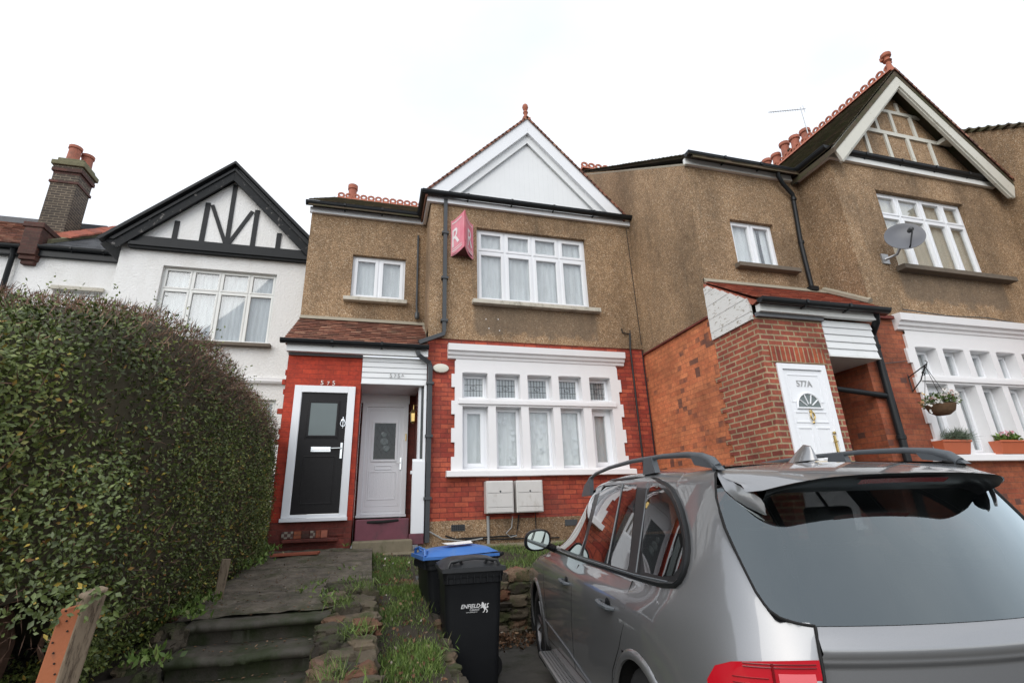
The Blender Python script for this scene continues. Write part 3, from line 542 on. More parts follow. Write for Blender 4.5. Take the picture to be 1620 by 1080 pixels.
# recessed white door
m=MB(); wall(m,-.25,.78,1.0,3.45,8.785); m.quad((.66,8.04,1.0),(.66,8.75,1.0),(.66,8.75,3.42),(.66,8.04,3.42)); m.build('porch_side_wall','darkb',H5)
m=MB(); door_frame(m,-.215,.545,1.43,3.24,8.70,.07,.04); m.box(-.25,.56,8.7,8.75,3.24,3.42); F=m.build('door_frame','upvc',H5,bevel=.004)
m=MB(); m.box(-.143,.473,8.715,8.76,1.477,3.168); D=m.build('white_panel_door','upvc',H5,bevel=.003)
m=MB()
def ring(m,x0,x1,z0,z1,y0,y1,t): m.box(x0,x0+t,y0,y1,z0,z1); m.box(x1-t,x1,y0,y1,z0,z1); m.box(x0+t,x1-t,y0,y1,z0,z0+t); m.box(x0+t,x1-t,y0,y1,z1-t,z1)
ring(m,-.04,.38,2.26,2.93,8.695,8.715,.035); ring(m,-.06,.37,1.66,2.10,8.706,8.715,.012); ring(m,.03,.30,2.13,2.20,8.704,8.715,.012); ring(m,-.09,.42,1.56,3.12,8.709,8.715,.01)
for k in range(7): x=-.03+k*.055; m.box(x,x+.004,8.711,8.715,1.68,2.08)
m.build('moulding','upvc',D,bevel=.003)
B(-.005,.345,8.703,8.714,2.295,2.895).build('door_glass','dkglass',D)
m=MB()
for k in range(-6,9):
    for s_ in(1,-1):
        pts=[]
        for q in np.linspace(2.295,2.895,13):
            x=.17+s_*(q-2.6)*.62+k*.085
            if -.004<x<.344: pts.append((x,8.700,q))
        if len(pts)>1: m.tube([pts[0],pts[-1]],.0035,4)
m.build('leading','greypipe',D)
m=MB(); 
for cx,cz,r in((.16,2.58,.07),(.2,2.47,.06),(.15,2.7,.05)): m.lathe([(r,0),(r*.7,.003)],(cx,8.702,cz),9,Vector((0,-1,0)))
m.build('door_glass_motif','frost',D)
m=MB(); m.box(.43,.455,8.69,8.714,2.13,2.32); m.tube([(.443,8.69,2.24),(.443,8.66,2.24),(.36,8.66,2.237)],.008,8); m.build('door_handle','chrome',D)
B(.505,.525,8.68,8.70,2.60,2.72).build('door_bell','brass',H5,bevel=.003)
m=MB(); shiplap(m,-.245,.77,3.40,3.84,7.985,5); m.build('cladding','panel',H5)
m=MB(); m.box(-.25,.78,7.95,8.75,3.385,3.40); m.build('porch_ceiling','panel',H5)
text('5',.095,(.20,7.955,3.50),(1,0,0),(0,0,1),'silvernum',H5,'door_number'); text('7',.085,(.265,7.955,3.50),(1,0,0),(0,0,1),'silvernum',H5,'door_number'); text('5',.095,(.325,7.955,3.50),(1,0,0),(0,0,1),'silvernum',H5,'door_number'); text('A',.06,(.385,7.955,3.525),(1,0,0),(0,0,1),'silvernum',H5,'door_number')
m=MB(); m.box(-.20,.56,7.99,8.75,1.0,1.37); m.box(.56,.78,7.93,8.0,1.0,1.15); m.build('painted_step','maroon',H5,bevel=.012)
m=MB(); m.box(.585,.775,7.93,8.03,1.15,2.19); m.box(.56,.60,7.96,8.03,2.0,2.05); m.build('boxed_meter_panel','upvc',H5,bevel=.005)
m=MB(); m.box(.735,.775,7.95,8.03,2.19,3.39); m.box(.655,.70,8.05,8.12,2.19,3.39); m.box(.585,.735,7.97,8.02,2.19,2.225); m.build('side_window_frame','upvc',H5,bevel=.004)
B(.70,.735,8.03,8.06,2.22,3.385).build('side_glass','dkglass',H5)
# porch roof, gutter and lead
m=MB(); tiles(m,(-1.42,7.84,4.02),(.77,7.84,4.02),(-1.36,8.80,4.74),(.77,8.80,4.74),13,t=.014); m.prism([(7.86,3.98),(8.8,4.70),(8.8,4.60),(7.95,3.96)],-1.40,.77,'x'); m.build('porch_roof','tile',H5)
m=MB(); m.prism([(8.68,4.70),(8.80,4.80),(8.80,4.70)],-1.37,.78,'x'); m.prism([(8.0,4.12),(8.8,4.78),(8.8,4.6),(8.0,3.98)],.74,.779,'x'); m.build('mortar_fillet','mortar',H5)
m=MB(); gutter(m,-1.46,.78,7.80,4.0,.055); m.build('porch_gutter','black',H5)
m=MB(); m.box(-1.37,.775,7.86,7.95,3.845,3.965); m.build('porch_fascia','panel',H5)
m=MB(); m.box(-1.35,-.25,7.955,7.99,3.81,3.85); m.build('lead_strip','lead',H5)
# services on the bay wall
m=MB(); m.tube([(4.38,7.95,4.60),(4.40,7.95,4.52),(4.55,7.95,4.50),(4.56,7.95,4.58)],.010,6); m.tube([(4.55,7.95,4.52),(4.52,7.95,4.2),(4.53,7.965,2.0),(4.53,7.97,1.4)],.017,6); m.tube([(4.74,7.96,6.8),(4.77,7.96,4.3)],.006,5); m.tube([(4.78,7.98,4.2),(4.79,7.98,1.4)],.012,5); m.build('cable','black',H5)
m=MB(); m.box(1.19,1.40,7.975,7.99,1.16,1.25); 
m.build('air_brick','greypipe',H5); m=MB()
for k in range(3):
    for q in range(7): m.box(1.205+q*.028,1.222+q*.028,7.970,7.976,1.175+k*.025,1.19+k*.025)
m.build('vent_grille','cgap',H5)
B(3.02,3.23,7.972,7.99,1.17,1.26).build('air_brick','greypipe',H5)
m=MB(); m.tube([(1.755,7.955,1.36),(1.755,7.955,.93)],.024,10); m.build('conduit','galv',H5,smooth=True)
m=MB(); m.tube([(.86,7.92,1.17),(1.05,7.93,1.06),(1.4,7.93,1.01),(1.66,7.93,1.04)],.011,6); m.tube([(2.14,7.93,1.34),(2.12,7.93,1.18),(2.03,7.93,1.10),(2.10,7.93,1.04),(2.2,7.93,1.06)],.009,6); m.build('white_cable','galv',H5)
m=MB(); m.tube([(1.1,7.95,1.10),(1.25,7.95,1.05),(2.2,7.95,1.06),(2.25,7.95,1.36)],.012,6); m.tube([(1.4,7.95,1.03),(2.9,7.95,1.0)],.010,6); m.tube([(2.52,7.95,1.4),(2.52,7.95,1.0)],.008,6); m.build('cable','black',H5)
m=MB()
for dx_,dz_ in((1.78,4.62),(2.0,4.63),(1.83,4.45),(2.02,4.42)): m.lathe([(.011,0),(.008,.004)],(dx_,7.972,dz_),8,Vector((0,-1,0)))
m.build('filled_fixing_hole','white',H5)
m=MB(); m.tube([(.62,8.76,6.6),(.63,8.76,5.1),(.64,8.74,4.95)],.02,8); m.lathe([(.035,0),(.045,.03),(.045,.12),(.03,.13)],(.64,8.72,4.83),10); m.build('vent_pipe','greypipe',H5)
# ---------------------------------------------------------------- 577
H7=thing('terraced_house',(7,6,0),'brown terraced house with a half timbered gable, orange brick side wall and door 577A','house')
m=MB(); PX=4.81; PY=5.98; rk=.705
m.add([(PX,PY,4.12),(PX,PY,6.86),(PX,9.9,6.86+rk*(9.9-PY)),(PX,9.9,4.12)],[(0,3,2,1)]); m.quad((PX,PY,4.12),(PX,8.0,4.12),(PX+.05,8.0,4.12),(PX+.05,PY,4.12))
wall(m,PX,7.16,4.12,6.87,6.0,[(5.53,6.40,5.08,5.92)],.12)
wall(m,7.16,11.19,4.02,6.9,5.31,[(8.0,10.03,4.94,6.40)],.13); m.quad((7.16,5.31,4.02),(7.16,6.0,4.02),(7.16,6.0,6.87),(7.16,5.31,6.87)); m.quad((7.16,5.31,4.02),(11.19,5.31,4.02),(11.19,5.34,4.02),(7.16,5.34,4.02))
m.prism([(7.3,6.9),(11.0,6.9),(9.12,8.85)],5.36,5.40)
m.build('pebbledash_wall','peb',H7)
m=MB(); m.box(PX-.03,PX+.03,PY-.02,8.0,4.10,4.13); m.build('string_course','darkb',H7)
m=MB(); m.tube([(PX+.02,PY-.02,6.85),(PX+.02,9.9,6.85+rk*(9.9-PY)-.04)],.025,6); m.build('verge','mortar',H7)
m=MB(); m.quad((PX+.01,PY,-.3),(PX+.01,8.0,-.3),(PX+.01,8.0,4.11),(PX+.01,PY,4.11)); m.build('side_brick_wall','orange',H7)
m=MB(); wall(m,7.16,11.19,-.2,4.02,5.33,[(7.68,10.60,1.95,3.92)],.02); wall(m,6.80,7.16,-.2,4.02,5.325); m.quad((6.80,5.325,-.2),(6.80,6.4,-.2),(6.80,6.4,4.0),(6.80,5.325,4.0)); m.build('brick_wall','pier',H7)
lower_bay(H7,6.42,5.33,-.07,.17,'curtain',11)
W=window(H7,8.0,10.03,4.94,6.40,5.39,[0,.25,.52,.77,1],[0,.70,1],fw=.05,sash=.03,cur='beige',folds=9,curgap=[(0,.30),(.34,.78),(.84,1)])
MB().prism([(5.42,4.945),(5.17,4.925),(5.165,4.84),(5.33,4.84)],7.93,10.45,'x').build('sill','darksill',W,bevel=.008)
W=window(H7,5.53,6.40,5.08,5.92,6.07,[0,.5,1],[0,1],fw=.045,sash=.03,cur='curtain',folds=9,curgap=[(0,.72),(.8,1)])
MB().prism([(6.1,5.085),(5.88,5.065),(5.875,4.99),(6.02,4.99)],5.46,6.66,'x').build('sill','darksill',W,bevel=.008)
m=MB(); m.box(PX,7.0,5.94,5.997,6.86,6.97); m.box(7.16,11.0,5.25,5.305,6.86,6.97); m.box(7.10,7.158,5.25,5.94,6.86,6.97); m.build('fascia','wood',H7)
m=MB(); gutter(m,PX-.02,6.98,5.86,7.01,.062); gutter(m,7.08,11.1,5.235,7.02,.060); gutter_y(m,5.18,5.90,7.02,7.015,.062); m.build('gutter','black',H7)
m=MB(); m.prism([(5.80,6.95),(9.9,9.68),(14,6.7),(14,6.62),(9.9,9.62),(5.80,6.90)],PX+.06,11.18,'x'); m.build('roof_slab','tilemoss',H7)
m=MB(); tiles(m,(PX-.02,5.80,6.93),(7.6,5.80,6.93),(PX-.02,9.9,9.68),(7.6,9.9,9.68),36,t=.012); R7=m.build('roof','tilemoss',H7)
m=MB(); crest(m,(PX,9.9,9.80),(11.1,9.9,9.80),.20,.075,.03); m.build('ridge_tiles','terra',R7)
m=gable_roof(H7,9.12,2.1,2.12,0,9.06,5.08,9.0,'tile'); G7=m.build('gable_roof','tilemoss',H7)
m=MB(); tiles(m,(7.02,5.06,6.93),(7.02,9.0,6.93),(9.12,5.06,9.09),(9.12,9.0,9.09),28,t=.014); m.build('roof_tiles','tilemoss',G7)
m=MB(); crest(m,(9.12,5.09,9.14),(9.12,9.05,9.14),.17,.058,.03); m.build('ridge_tiles','terra',G7)
m=MB()
for k in range(28):
    h=2.16; u=k/28; v=(k+1)/28+.008; a=Vector((9.12+h*(1-u),0,9.09-h*1.03*(1-u))); b_=Vector((9.12+h*(1-v),0,9.09-h*1.03*(1-v))); nn=Vector((.717,0,.697)); q=.014+.006*random.random()
    m.add([a+nn*q+Vector((0,5.05,0)),a+nn*q+Vector((0,5.4,0)),b_+nn*.002+Vector((0,5.4,0)),b_+nn*.002+Vector((0,5.05,0)),a-nn*.035+Vector((0,5.05,0)),b_-nn*.04+Vector((0,5.05,0))],[(0,1,2,3),(4,0,3,5)])
m.build('verge_tiles','tile',G7)
m=MB(); xc=9.12
m.prism([(7.04,6.93),(xc,9.04),(xc,8.70),(7.17,6.68)],5.09,5.135); m.prism([(11.24,6.87),(11.10,6.55),(xc+.0005,8.70),(xc+.0005,9.04)],5.09,5.135); m.prism([(7.17,6.70),(xc,8.72),(xc,8.66),(7.22,6.68)],5.12,5.17); m.prism([(11.10,6.57),(11.04,6.57),(xc+.0005,8.66),(xc+.0005,8.72)],5.12,5.17)
m.build('bargeboard','peelbarge',H7,bevel=.004)
m=MB(); Yt=5.33; t=.035
za=lambda x:8.72-abs(x-xc)*1.03
def vb(x0,z0,x1,z1,t=.04): 
    d=Vector((x1-x0,0,z1-z0)).normalized(); s_=Vector((d.z,0,-d.x))*t
    m.prism([(x0-s_.x,z0-s_.z),(x1-s_.x,z1-s_.z),(x1+s_.x,z1+s_.z),(x0+s_.x,z0+s_.z)],Yt+random.uniform(-.003,.003),5.36)
vb(7.86,7.76,10.42,7.76,.04); vb(8.5,8.30,9.78,8.30,.035)
for x in(8.22,8.72,9.25,9.80): vb(x,7.03,x,7.72,.035)
for x in(8.60,9.02,9.52): vb(x,7.80,x,8.265,.033)
for x in(9.27,): vb(x,8.335,x,8.55,.03)
m.build('timber_framing','peelbarge',H7)
B(10.02,10.32,5.2,5.36,7.72,7.80).build('purlin_end','peelbarge',H7)
m=MB(); m.lathe([(.08,-.06),(.07,0),(.045,.1),(.04,.2),(.075,.23),(.05,.26),(.05,.30),(.085,.33),(.09,.39),(.06,.42),(.0,.44)],(9.12,5.14,9.12),10); m.box(9.06,9.30,5.17,5.23,9.40,9.48); m.build('finial','terra',G7,smooth=True)
# stack behind the ridge
m=MB(); m.box(10.95,11.45,8.65,10.8,8.0,10.74); C7=m.build('chimney','stock',H7,bevel=.01)
for k in range(6):
    y=8.75+k*.36; h=.04*((k*37)%5); m=MB(); m.lathe([(.15,0),(.13,.08),(.105,.40+h),(.145,.43+h),(.145,.52+h),(.11,.52+h),(.11,.3)],(11.2,y,10.74),12,caps=False); m.build('chimney_pot','pot',C7,smooth=True)
# 577 downpipe top
m=MB(); pipe(m,[(6.62,5.84,6.98),(6.62,5.86,6.86),(6.72,5.90,6.74),(6.92,5.93,6.56),(6.93,5.95,6.45),(6.86,5.95,5.6),(6.86,5.95,4.76)],.036,[(6.93,5.94,6.47),(6.87,5.95,5.6)]); m.box(6.8,6.95,5.9,6.0,4.70,4.77)
pipe(m,[(6.82,5.02,3.92),(6.84,5.06,3.80),(6.95,5.24,3.70),(6.96,5.25,3.62),(6.96,5.25,.2)],.05,[(6.96,5.25,3.5),(6.96,5.25,2.2)]); pipe(m,[(6.0,5.45,2.93),(6.94,5.27,2.78)],.04)
m.build('downpipe','black',H7,smooth=True)
# 577 porch
m=MB(); wall(m,PX,5.91,-.2,3.78,5.12,[(4.99,5.78,.9,3.14)],.06); m.quad((PX,5.12,-.2),(PX,5.12,3.80),(PX,5.98,3.80),(PX,5.98,-.2)); m.quad((5.91,5.12,-.2),(5.91,6.0,-.2),(5.91,6.0,3.8),(5.91,5.12,3.8))
for k in range(15): m.box(PX-.004,PX+.02,5.98,6.0+.05*((k*7)%3),1.0+k*.15,1.075+k*.15)
m.build('porch_brickwork','new',H7)
B(4.93,5.82,5.108,5.12,3.145,3.37).build('soldier_course','newv',H7)
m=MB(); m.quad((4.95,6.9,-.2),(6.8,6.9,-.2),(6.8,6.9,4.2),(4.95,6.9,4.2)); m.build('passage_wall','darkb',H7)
m=MB(); shiplap(m,5.915,6.79,3.28,3.80,5.13,5,.022); m.build('cladding','panel',H7)
m=MB(); m.box(5.91,6.80,5.10,6.88,3.265,3.28); m.build('porch_ceiling','wood',H7)
m=MB(); 
for k in range(8): # tapering side boards
    z=3.74+k*.105; f_=lambda q:max(5.14,5.0+(q-3.93)*1.40); y0=f_(z+.02); y1=f_(z+.10)
    if y1>5.95: break
    m.prism([(y0,z),(5.99,z-.01),(5.99,z+.095),(y1,z+.10)],PX-.03-.004*(k%2),PX+.005,'x')
m.build('side_boarding','peel',H7)
m=MB(); tiles(m,(4.76,4.98,3.98),(7.05,4.98,3.98),(4.80,6.0,4.68),(7.16,6.0,4.68),14,t=.014); m.prism([(5.0,3.95),(6.0,4.66),(6.0,4.55),(5.1,3.93)],4.80,7.1,'x'); m.build('porch_roof','tilered',H7)
m=MB(); m.prism([(5.9,4.66),(6.0,4.76),(6.0,4.62)],PX,7.16,'x'); m.tube([(7.17,5.3,4.26),(7.15,6.0,4.76)],.05,6); m.build('mortar_fillet','mortar',H7)
m=MB(); gutter(m,4.77,6.95,4.93,3.95,.055); m.build('porch_gutter','black',H7)
B(4.84,6.80,5.02,5.10,3.82,3.92).build('porch_fascia','wood',H7); B(4.82,5.92,5.07,5.118,3.765,3.82).build('lead_strip','lead',H7)
m=MB(); m.box(7.1,7.5,5.26,5.30,3.98,4.03); m.build('ledge','darkb',H7)
m=MB(); door_frame(m,4.995,5.775,1.12,3.13,5.10,.075); m.build('door_frame','upvc',H7,bevel=.004)
m=MB(); m.box(5.073,5.697,5.125,5.165,1.165,3.052); D=m.build('white_panel_door','upvc',H7,bevel=.003)
m=MB(); cx=5.385
ring(m,5.13,5.64,2.62,2.99,5.118,5.125,.012)
ring(m,5.13,5.35,1.9,2.30,5.116,5.125,.014); ring(m,5.42,5.64,1.9,2.30,5.116,5.125,.014); ring(m,5.13,5.35,2.36,2.5,5.116,5.125,.014); ring(m,5.42,5.64,2.36,2.5,5.116,5.125,.014); m.box(5.13,5.35,5.119,5.125,1.92,2.0)
fan=[(cx+.19*math.cos(a),5.112,2.55+.19*math.sin(a)) for a in np.linspace(0,math.pi,15)]; m.tube(fan,.013,6); m.tube([(cx-.2,5.112,2.545),(cx+.2,5.112,2.545)],.013,6)
for a in np.linspace(0,math.pi,6)[1:-1]: m.tube([(cx+.05*math.cos(a),5.112,2.55+.05*math.sin(a)),(cx+.185*math.cos(a),5.112,2.55+.185*math.sin(a))],.009,5)
m.build('moulding','upvc',D)
m=MB(); m.prism([(cx+.185*math.cos(a),2.555+.185*math.sin(a)) for a in np.linspace(0,math.pi,16)],5.116,5.124); m.build('fanlight','frost',D)
text('577A',.115,(cx-.005,5.122,2.83),(1,0,0),(0,0,1),'silvernum',D,'door_number',bold=.001)
m=MB(); m.lathe([(.02,0),(.025,.012),(.01,.02)],(cx,5.124,2.50),10,Vector((0,-1,0))); m.tube([(cx+.03*math.sin(a),5.10,2.44+.05*math.cos(a)) for a in np.linspace(0,2*math.pi,13)],.009,6,False); m.lathe([(.012,0),(.018,.01),(.0,.03)],(cx,5.115,2.36),8,Vector((0,-1,0))); m.build('door_knocker','brass',D,smooth=True)
m=MB(); m.box(5.655,5.68,5.105,5.124,1.98,2.20); m.tube([(5.667,5.105,2.12),(5.667,5.08,2.12),(5.60,5.08,2.117)],.008,8); m.lathe([(.018,0),(.02,.02),(0,.03)],(5.667,5.115,2.23),10,Vector((0,-1,0))); m.build('door_handle','brass',D)
B(5.28,5.49,5.112,5.124,1.80,1.88).build('letter_plate','brass',D,bevel=.003)
m=MB(); m.tube([(7.1,5.30,3.27),(7.55,5.29,3.33)],.006,5); m.tube([(7.7,5.24,4.14),(8.6,5.24,4.10),(9.5,5.24,4.13),(10.1,5.24,4.08),(10.25,5.2,4.0),(10.35,5.22,3.6)],.010,6); m.build('cable','greypipe',H7)
# ---------------------------------------------------------------- 579
H9=thing('terraced_house',(13,4,0),'brown house at the right edge, only its pebbledash side wall and sloping top showing','house')
m=MB(); X9=11.2; m.add([(X9,3.31,4.05),(X9,9.5,4.05),(X9,9.5,6.86+.69*6.19),(X9,3.31,6.86)],[(0,1,2,3)]); wall(m,X9,14,4.05,6.86,3.31); m.build('pebbledash_wall','peb',H9)
m=MB(); m.quad((X9+.01,3.33,-.3),(X9+.01,5.4,-.3),(X9+.01,5.4,4.05),(X9+.01,3.33,4.05)); wall(m,X9+.01,14,-.3,4.05,3.33); m.build('brick_wall','pier',H9)
m=MB(); m.tube([(X9+.03,3.25,6.86),(X9+.03,9.5,6.86+.69*6.25)],.055,6)
for k in range(44): y=3.25+k*.14; z=6.92+.69*(y-3.25); m.box(X9-.06,X9+.2,y,y+.137,z-.02,z+.006+.01*(k%2))
m.build('verge_tiles','tilemoss',H9)
m=MB(); m.prism([(3.2,6.86),(7.3,9.66),(11.5,6.8),(11.5,6.7),(7.3,9.56),(3.2,6.78)],X9+.06,14,'x'); m.build('roof','tilemoss',H9)
# ---------------------------------------------------------------- 573 white house
H3=thing('white_house',(-3.5,11.3,1.0),'white rendered house with a black timbered gable behind the hedge','house')
m=MB(); wall(m,-5.42,-1.40,.5,7.25,11.2,[(-4.58,-2.33,4.98,6.66),(-4.0,-2.03,1.6,3.78)],.14); m.quad((-5.42,11.2,.5),(-5.42,11.2,7.1),(-5.42,12.0,7.1),(-5.42,12.0,.5)); wall(m,-7.60,-5.42,.5,7.15,12.0,[(-6.85,-5.95,4.9,6.25)],.12); m.build('rendered_wall','render',H3)
W=window(H3,-4.58,-2.33,4.98,6.66,11.29,[0,.25,.5,.76,1],[0,.70,1],'wood',fw=.045,sash=.03,folds=14)
MB().prism([(11.35,4.985),(11.06,4.965),(11.055,4.90),(11.22,4.90)],-4.65,-2.26,'x').build('sill','darksill',W)
window(H3,-4.0,-2.03,1.6,3.78,11.29,[0,.25,.5,.75,1],[0,.68,1],'wood',fw=.045,sash=.03,folds=14)
W=window(H3,-6.85,-5.95,4.9,6.25,12.07,[0,.5,1],[0,1],'wood'); 
B(-6.88,-5.92,11.93,12.0,6.25,6.33).build('lintel','sill',H3)
m=MB(); m.prism([(11.2,4.10),(11.12,4.12),(11.10,4.16),(11.14,4.18),(11.13,4.23),(11.2,4.25)],-5.42,-1.4,'x'); m.build('string_course','white',H3)
m=MB(); xc=-3.47
m.prism([(-5.2,7.22),(-1.6,7.22),(xc,8.95)],11.19,11.20); m.build('gable_render','render',H3)
m=MB(); m.box(-5.25,-1.45,11.08,11.19,6.98,7.26); m.box(-5.25,-1.45,11.04,11.08,7.02,7.10)
def vb3(x0,z0,x1,z1,t=.05):
    d=Vector((x1-x0,0,z1-z0)).normalized(); s_=Vector((d.z,0,-d.x))*t; yy=11.165+random.uniform(-.003,.003)
    m.prism([(x0-s_.x,z0-s_.z),(x1-s_.x,z1-s_.z),(x1+s_.x,z1+s_.z),(x0+s_.x,z0+s_.z)],yy,11.189)
for x,z in((-4.48,7.75),(-3.95,8.3),(-2.92,8.25),(-2.39,7.70)): vb3(x,7.26,x,z)
vb3(-3.44,7.26,-3.46,8.85,.045); vb3(-3.86,8.25,-3.48,7.32,.04); vb3(-3.02,8.2,-3.40,7.32,.04)
m.build('timber_framing','blackbeam',H3)
m=MB(); m.prism([(-5.66,7.03),(xc,9.22),(xc,8.88),(-5.42,6.90)],11.02,11.07); m.prism([(-1.28,7.03),(-1.52,6.90),(xc+.0005,8.88),(xc+.0005,9.22)],11.02,11.07); m.build('bargeboard','blackwood',H3,bevel=.006)
m=MB(); m.prism([(-5.72,7.0),(xc,9.28),(-1.22,7.0),(-1.16,7.05),(xc,9.36),(-5.78,7.05)],10.93,11.06); m.prism([(-5.60,7.08),(xc,9.20),(xc,9.12),(-5.50,7.07)],10.99,11.03); m.prism([(-1.34,7.08),(-1.44,7.07),(xc+.0005,9.12),(xc+.0005,9.20)],10.99,11.03); m.build('verge_board','blackbeam',H3,bevel=.008)
m=MB(); m.prism([(-5.74,7.03),(xc,9.335),(-1.2,7.03),(-1.2,6.96),(xc,9.24),(-5.74,6.96)],11.06,15.2); m.build('gable_roof','slate',H3)
m=MB(); gutter(m,-7.25,-5.44,11.86,7.18,.06); m.box(-7.28,-5.44,11.90,11.99,6.98,7.16); m.build('gutter','black',H3)
m=MB(); tiles(m,(-7.2,11.86,7.22),(-5.35,11.86,7.22),(-7.0,15.9,10.0),(-5.0,15.9,10.0),30,t=.008); m.build('roof','slate',H3)
m=MB(); m.prism([(11.9,7.1),(15.9,9.9),(19,7.5)],-7.3,-1.5,'x'); m.build('roof_slab','slate',H3)
m=MB()
for k in range(9): 
    x=-7.15+k*.30; m.box(x,x+.285,15.75,16.05,9.98+.02*(k%2),10.16+.012*((k*3)%4))
m.build('ridge_tiles','tile',H3)
m=MB(); m.prism([(12.05,7.32),(15.95,10.02),(15.95,10.12),(12.05,7.46)],-7.35,-7.15,'x'); m.build('mortar_verge','mossmort',H3)
m=MB()
for k in range(13):
    y=12.5+k*.27; z=7.52+.692*(y-12.05)+.012*(k%2); m.add([(-7.50,y,z-.03),(-7.30,y,z+.06),(-7.08,y,z-.03),(-7.50,y+.285,z+.17),(-7.30,y+.285,z+.245),(-7.08,y+.285,z+.17),(-7.50,y,z-.07),(-7.08,y,z-.07),(-7.5,y+.285,z+.12),(-7.08,y+.285,z+.12)],[(0,1,4,3),(1,2,5,4),(6,7,2,1,0),(7,9,5,2),(6,0,3,8)])
m.build('coping_tiles','tilered',H3)
# chimney on the left party wall
m=MB(); m.box(-8.74,-8.13,14.0,14.62,7.2,10.42); m.box(-8.77,-8.10,13.97,14.65,10.60,10.68); C3=m.build('chimney','stock',H3,bevel=.008)
m=MB(); m.box(-8.77,-8.10,13.97,14.65,10.14,10.21); m.box(-8.74,-8.13,14.0,14.62,10.42,10.50); m.box(-8.78,-8.09,13.96,14.66,10.50,10.60); m.build('red_band','redsoot',C3)
m=MB(); m.box(-8.82,-8.05,13.92,14.70,10.68,10.82); m.box(-8.74,-8.13,14.0,14.62,10.82,10.95); m.build('chimney_cap','mossmort',C3,bevel=.02)
for x,y,h in((-8.50,14.17,.50),(-8.33,14.46,.46)): m=MB(); m.lathe([(.16,0),(.145,.05),(.135,h-.1),(.16,h-.08),(.16,h),(.12,h),(.12,h-.2)],(x,y,10.93),14,caps=False); m.build('chimney_pot','pot',C3,smooth=True)
m=MB(); m.box(-7.56,-7.24,11.80,12.3,6.95,7.60); m.box(-7.55,-7.25,11.85,12.3,6.85,6.95); m.box(-7.52,-7.28,11.90,12.3,6.76,6.85); m.box(-7.60,-7.22,11.78,14.2,7.60,7.72); m.build('corbelled_parapet','redsoot',H3,bevel=.012)
# ---------------------------------------------------------------- 571 beyond
H1=thing('white_house',(-9.5,12.2,1.0),'sliver of a white house with brown roof tiles at the left edge','house')
m=MB(); wall(m,-14,-7.60,.5,7.1,12.05); m.build('rendered_wall','render',H1)
m=MB(); tiles(m,(-12,11.88,7.2),(-7.6,11.88,7.2),(-12,15.0,9.35),(-7.6,15.0,9.35),22); m.prism([(11.9,7.1),(15,9.3),(18,7.2)],-14,-7.6,'x'); m.build('roof','tile',H1)
m=MB(); gutter(m,-12,-7.55,11.85,7.14,.06); m.box(-12,-7.62,11.9,12.04,6.97,7.1); m.build('gutter','black',H1)
m=MB(); pipe(m,[(-7.68,11.86,7.08),(-7.69,11.92,6.95),(-7.69,11.96,1.0)],.05); m.build('downpipe','black',H1,smooth=True)
B(-12,-7.7,14.95,15.2,9.33,9.5).build('ridge_tiles','slate',H1)
# ---------------------------------------------------------------- things fixed to the houses
for x0,lab in((1.70,'left of two white meter boxes under the bay window, its door cleaner'),(2.18,'right of two white meter boxes under the bay window, its door stained')):
    t=thing('meter_box',(x0+.22,7.98,1.39),lab,'meter box','meter boxes on the front wall')
    z0,z1=(1.39,1.87); B(x0,x0+.435,7.80,7.984,z0,z1).build('box','meter',t,bevel=.012)
    m=MB(); m.box(x0+.02,x0+.415,7.788,7.80,z0+.30,z1-.015); m.box(x0+.02,x0+.415,7.788,7.80,z0+.09,z0+.293); m.box(x0+.02,x0+.415,7.788,7.80,z0+.015,z0+.083); m.build('door','meter',t,bevel=.004)
    m=MB(); m.lathe([(.014,0),(.014,.006)],(x0+.22,7.788,z0+.32),8,Vector((0,-1,0))); m.build('lock','greypipe',t)
t=thing('alarm_box',(1.0,7.98,3.69),'cream oval burglar alarm cover beside the downpipe','alarm box')
m=MB(); V=[]; 
for k,(s_,d) in enumerate(((1,0),(1,.03),(.93,.05),(.6,.06),(0,.062))):
    V.append([(1.0+.135*s_*math.cos(a),7.995-d,3.69+.078*s_*math.sin(a)) for a in np.linspace(0,2*math.pi,25)])
m.grid(V); m.build('cover','alarm',t,smooth=True); B(.93,1.07,7.938,7.942,3.685,3.70).build('label_strip','galv',t)
t=thing('wall_lantern',(.64,8.35,2.9),'small brass lantern inside the white porch opening','lantern')
m=MB(); m.lathe([(.02,0),(.05,.03),(.055,.16),(.07,.17),(.02,.23)],(.60,8.25,2.82),6); m.tube([(.6,8.25,3.05),(.6,8.25,3.12),(.66,8.25,3.12)],.01,6); m.build('lamp_housing','brass',t)
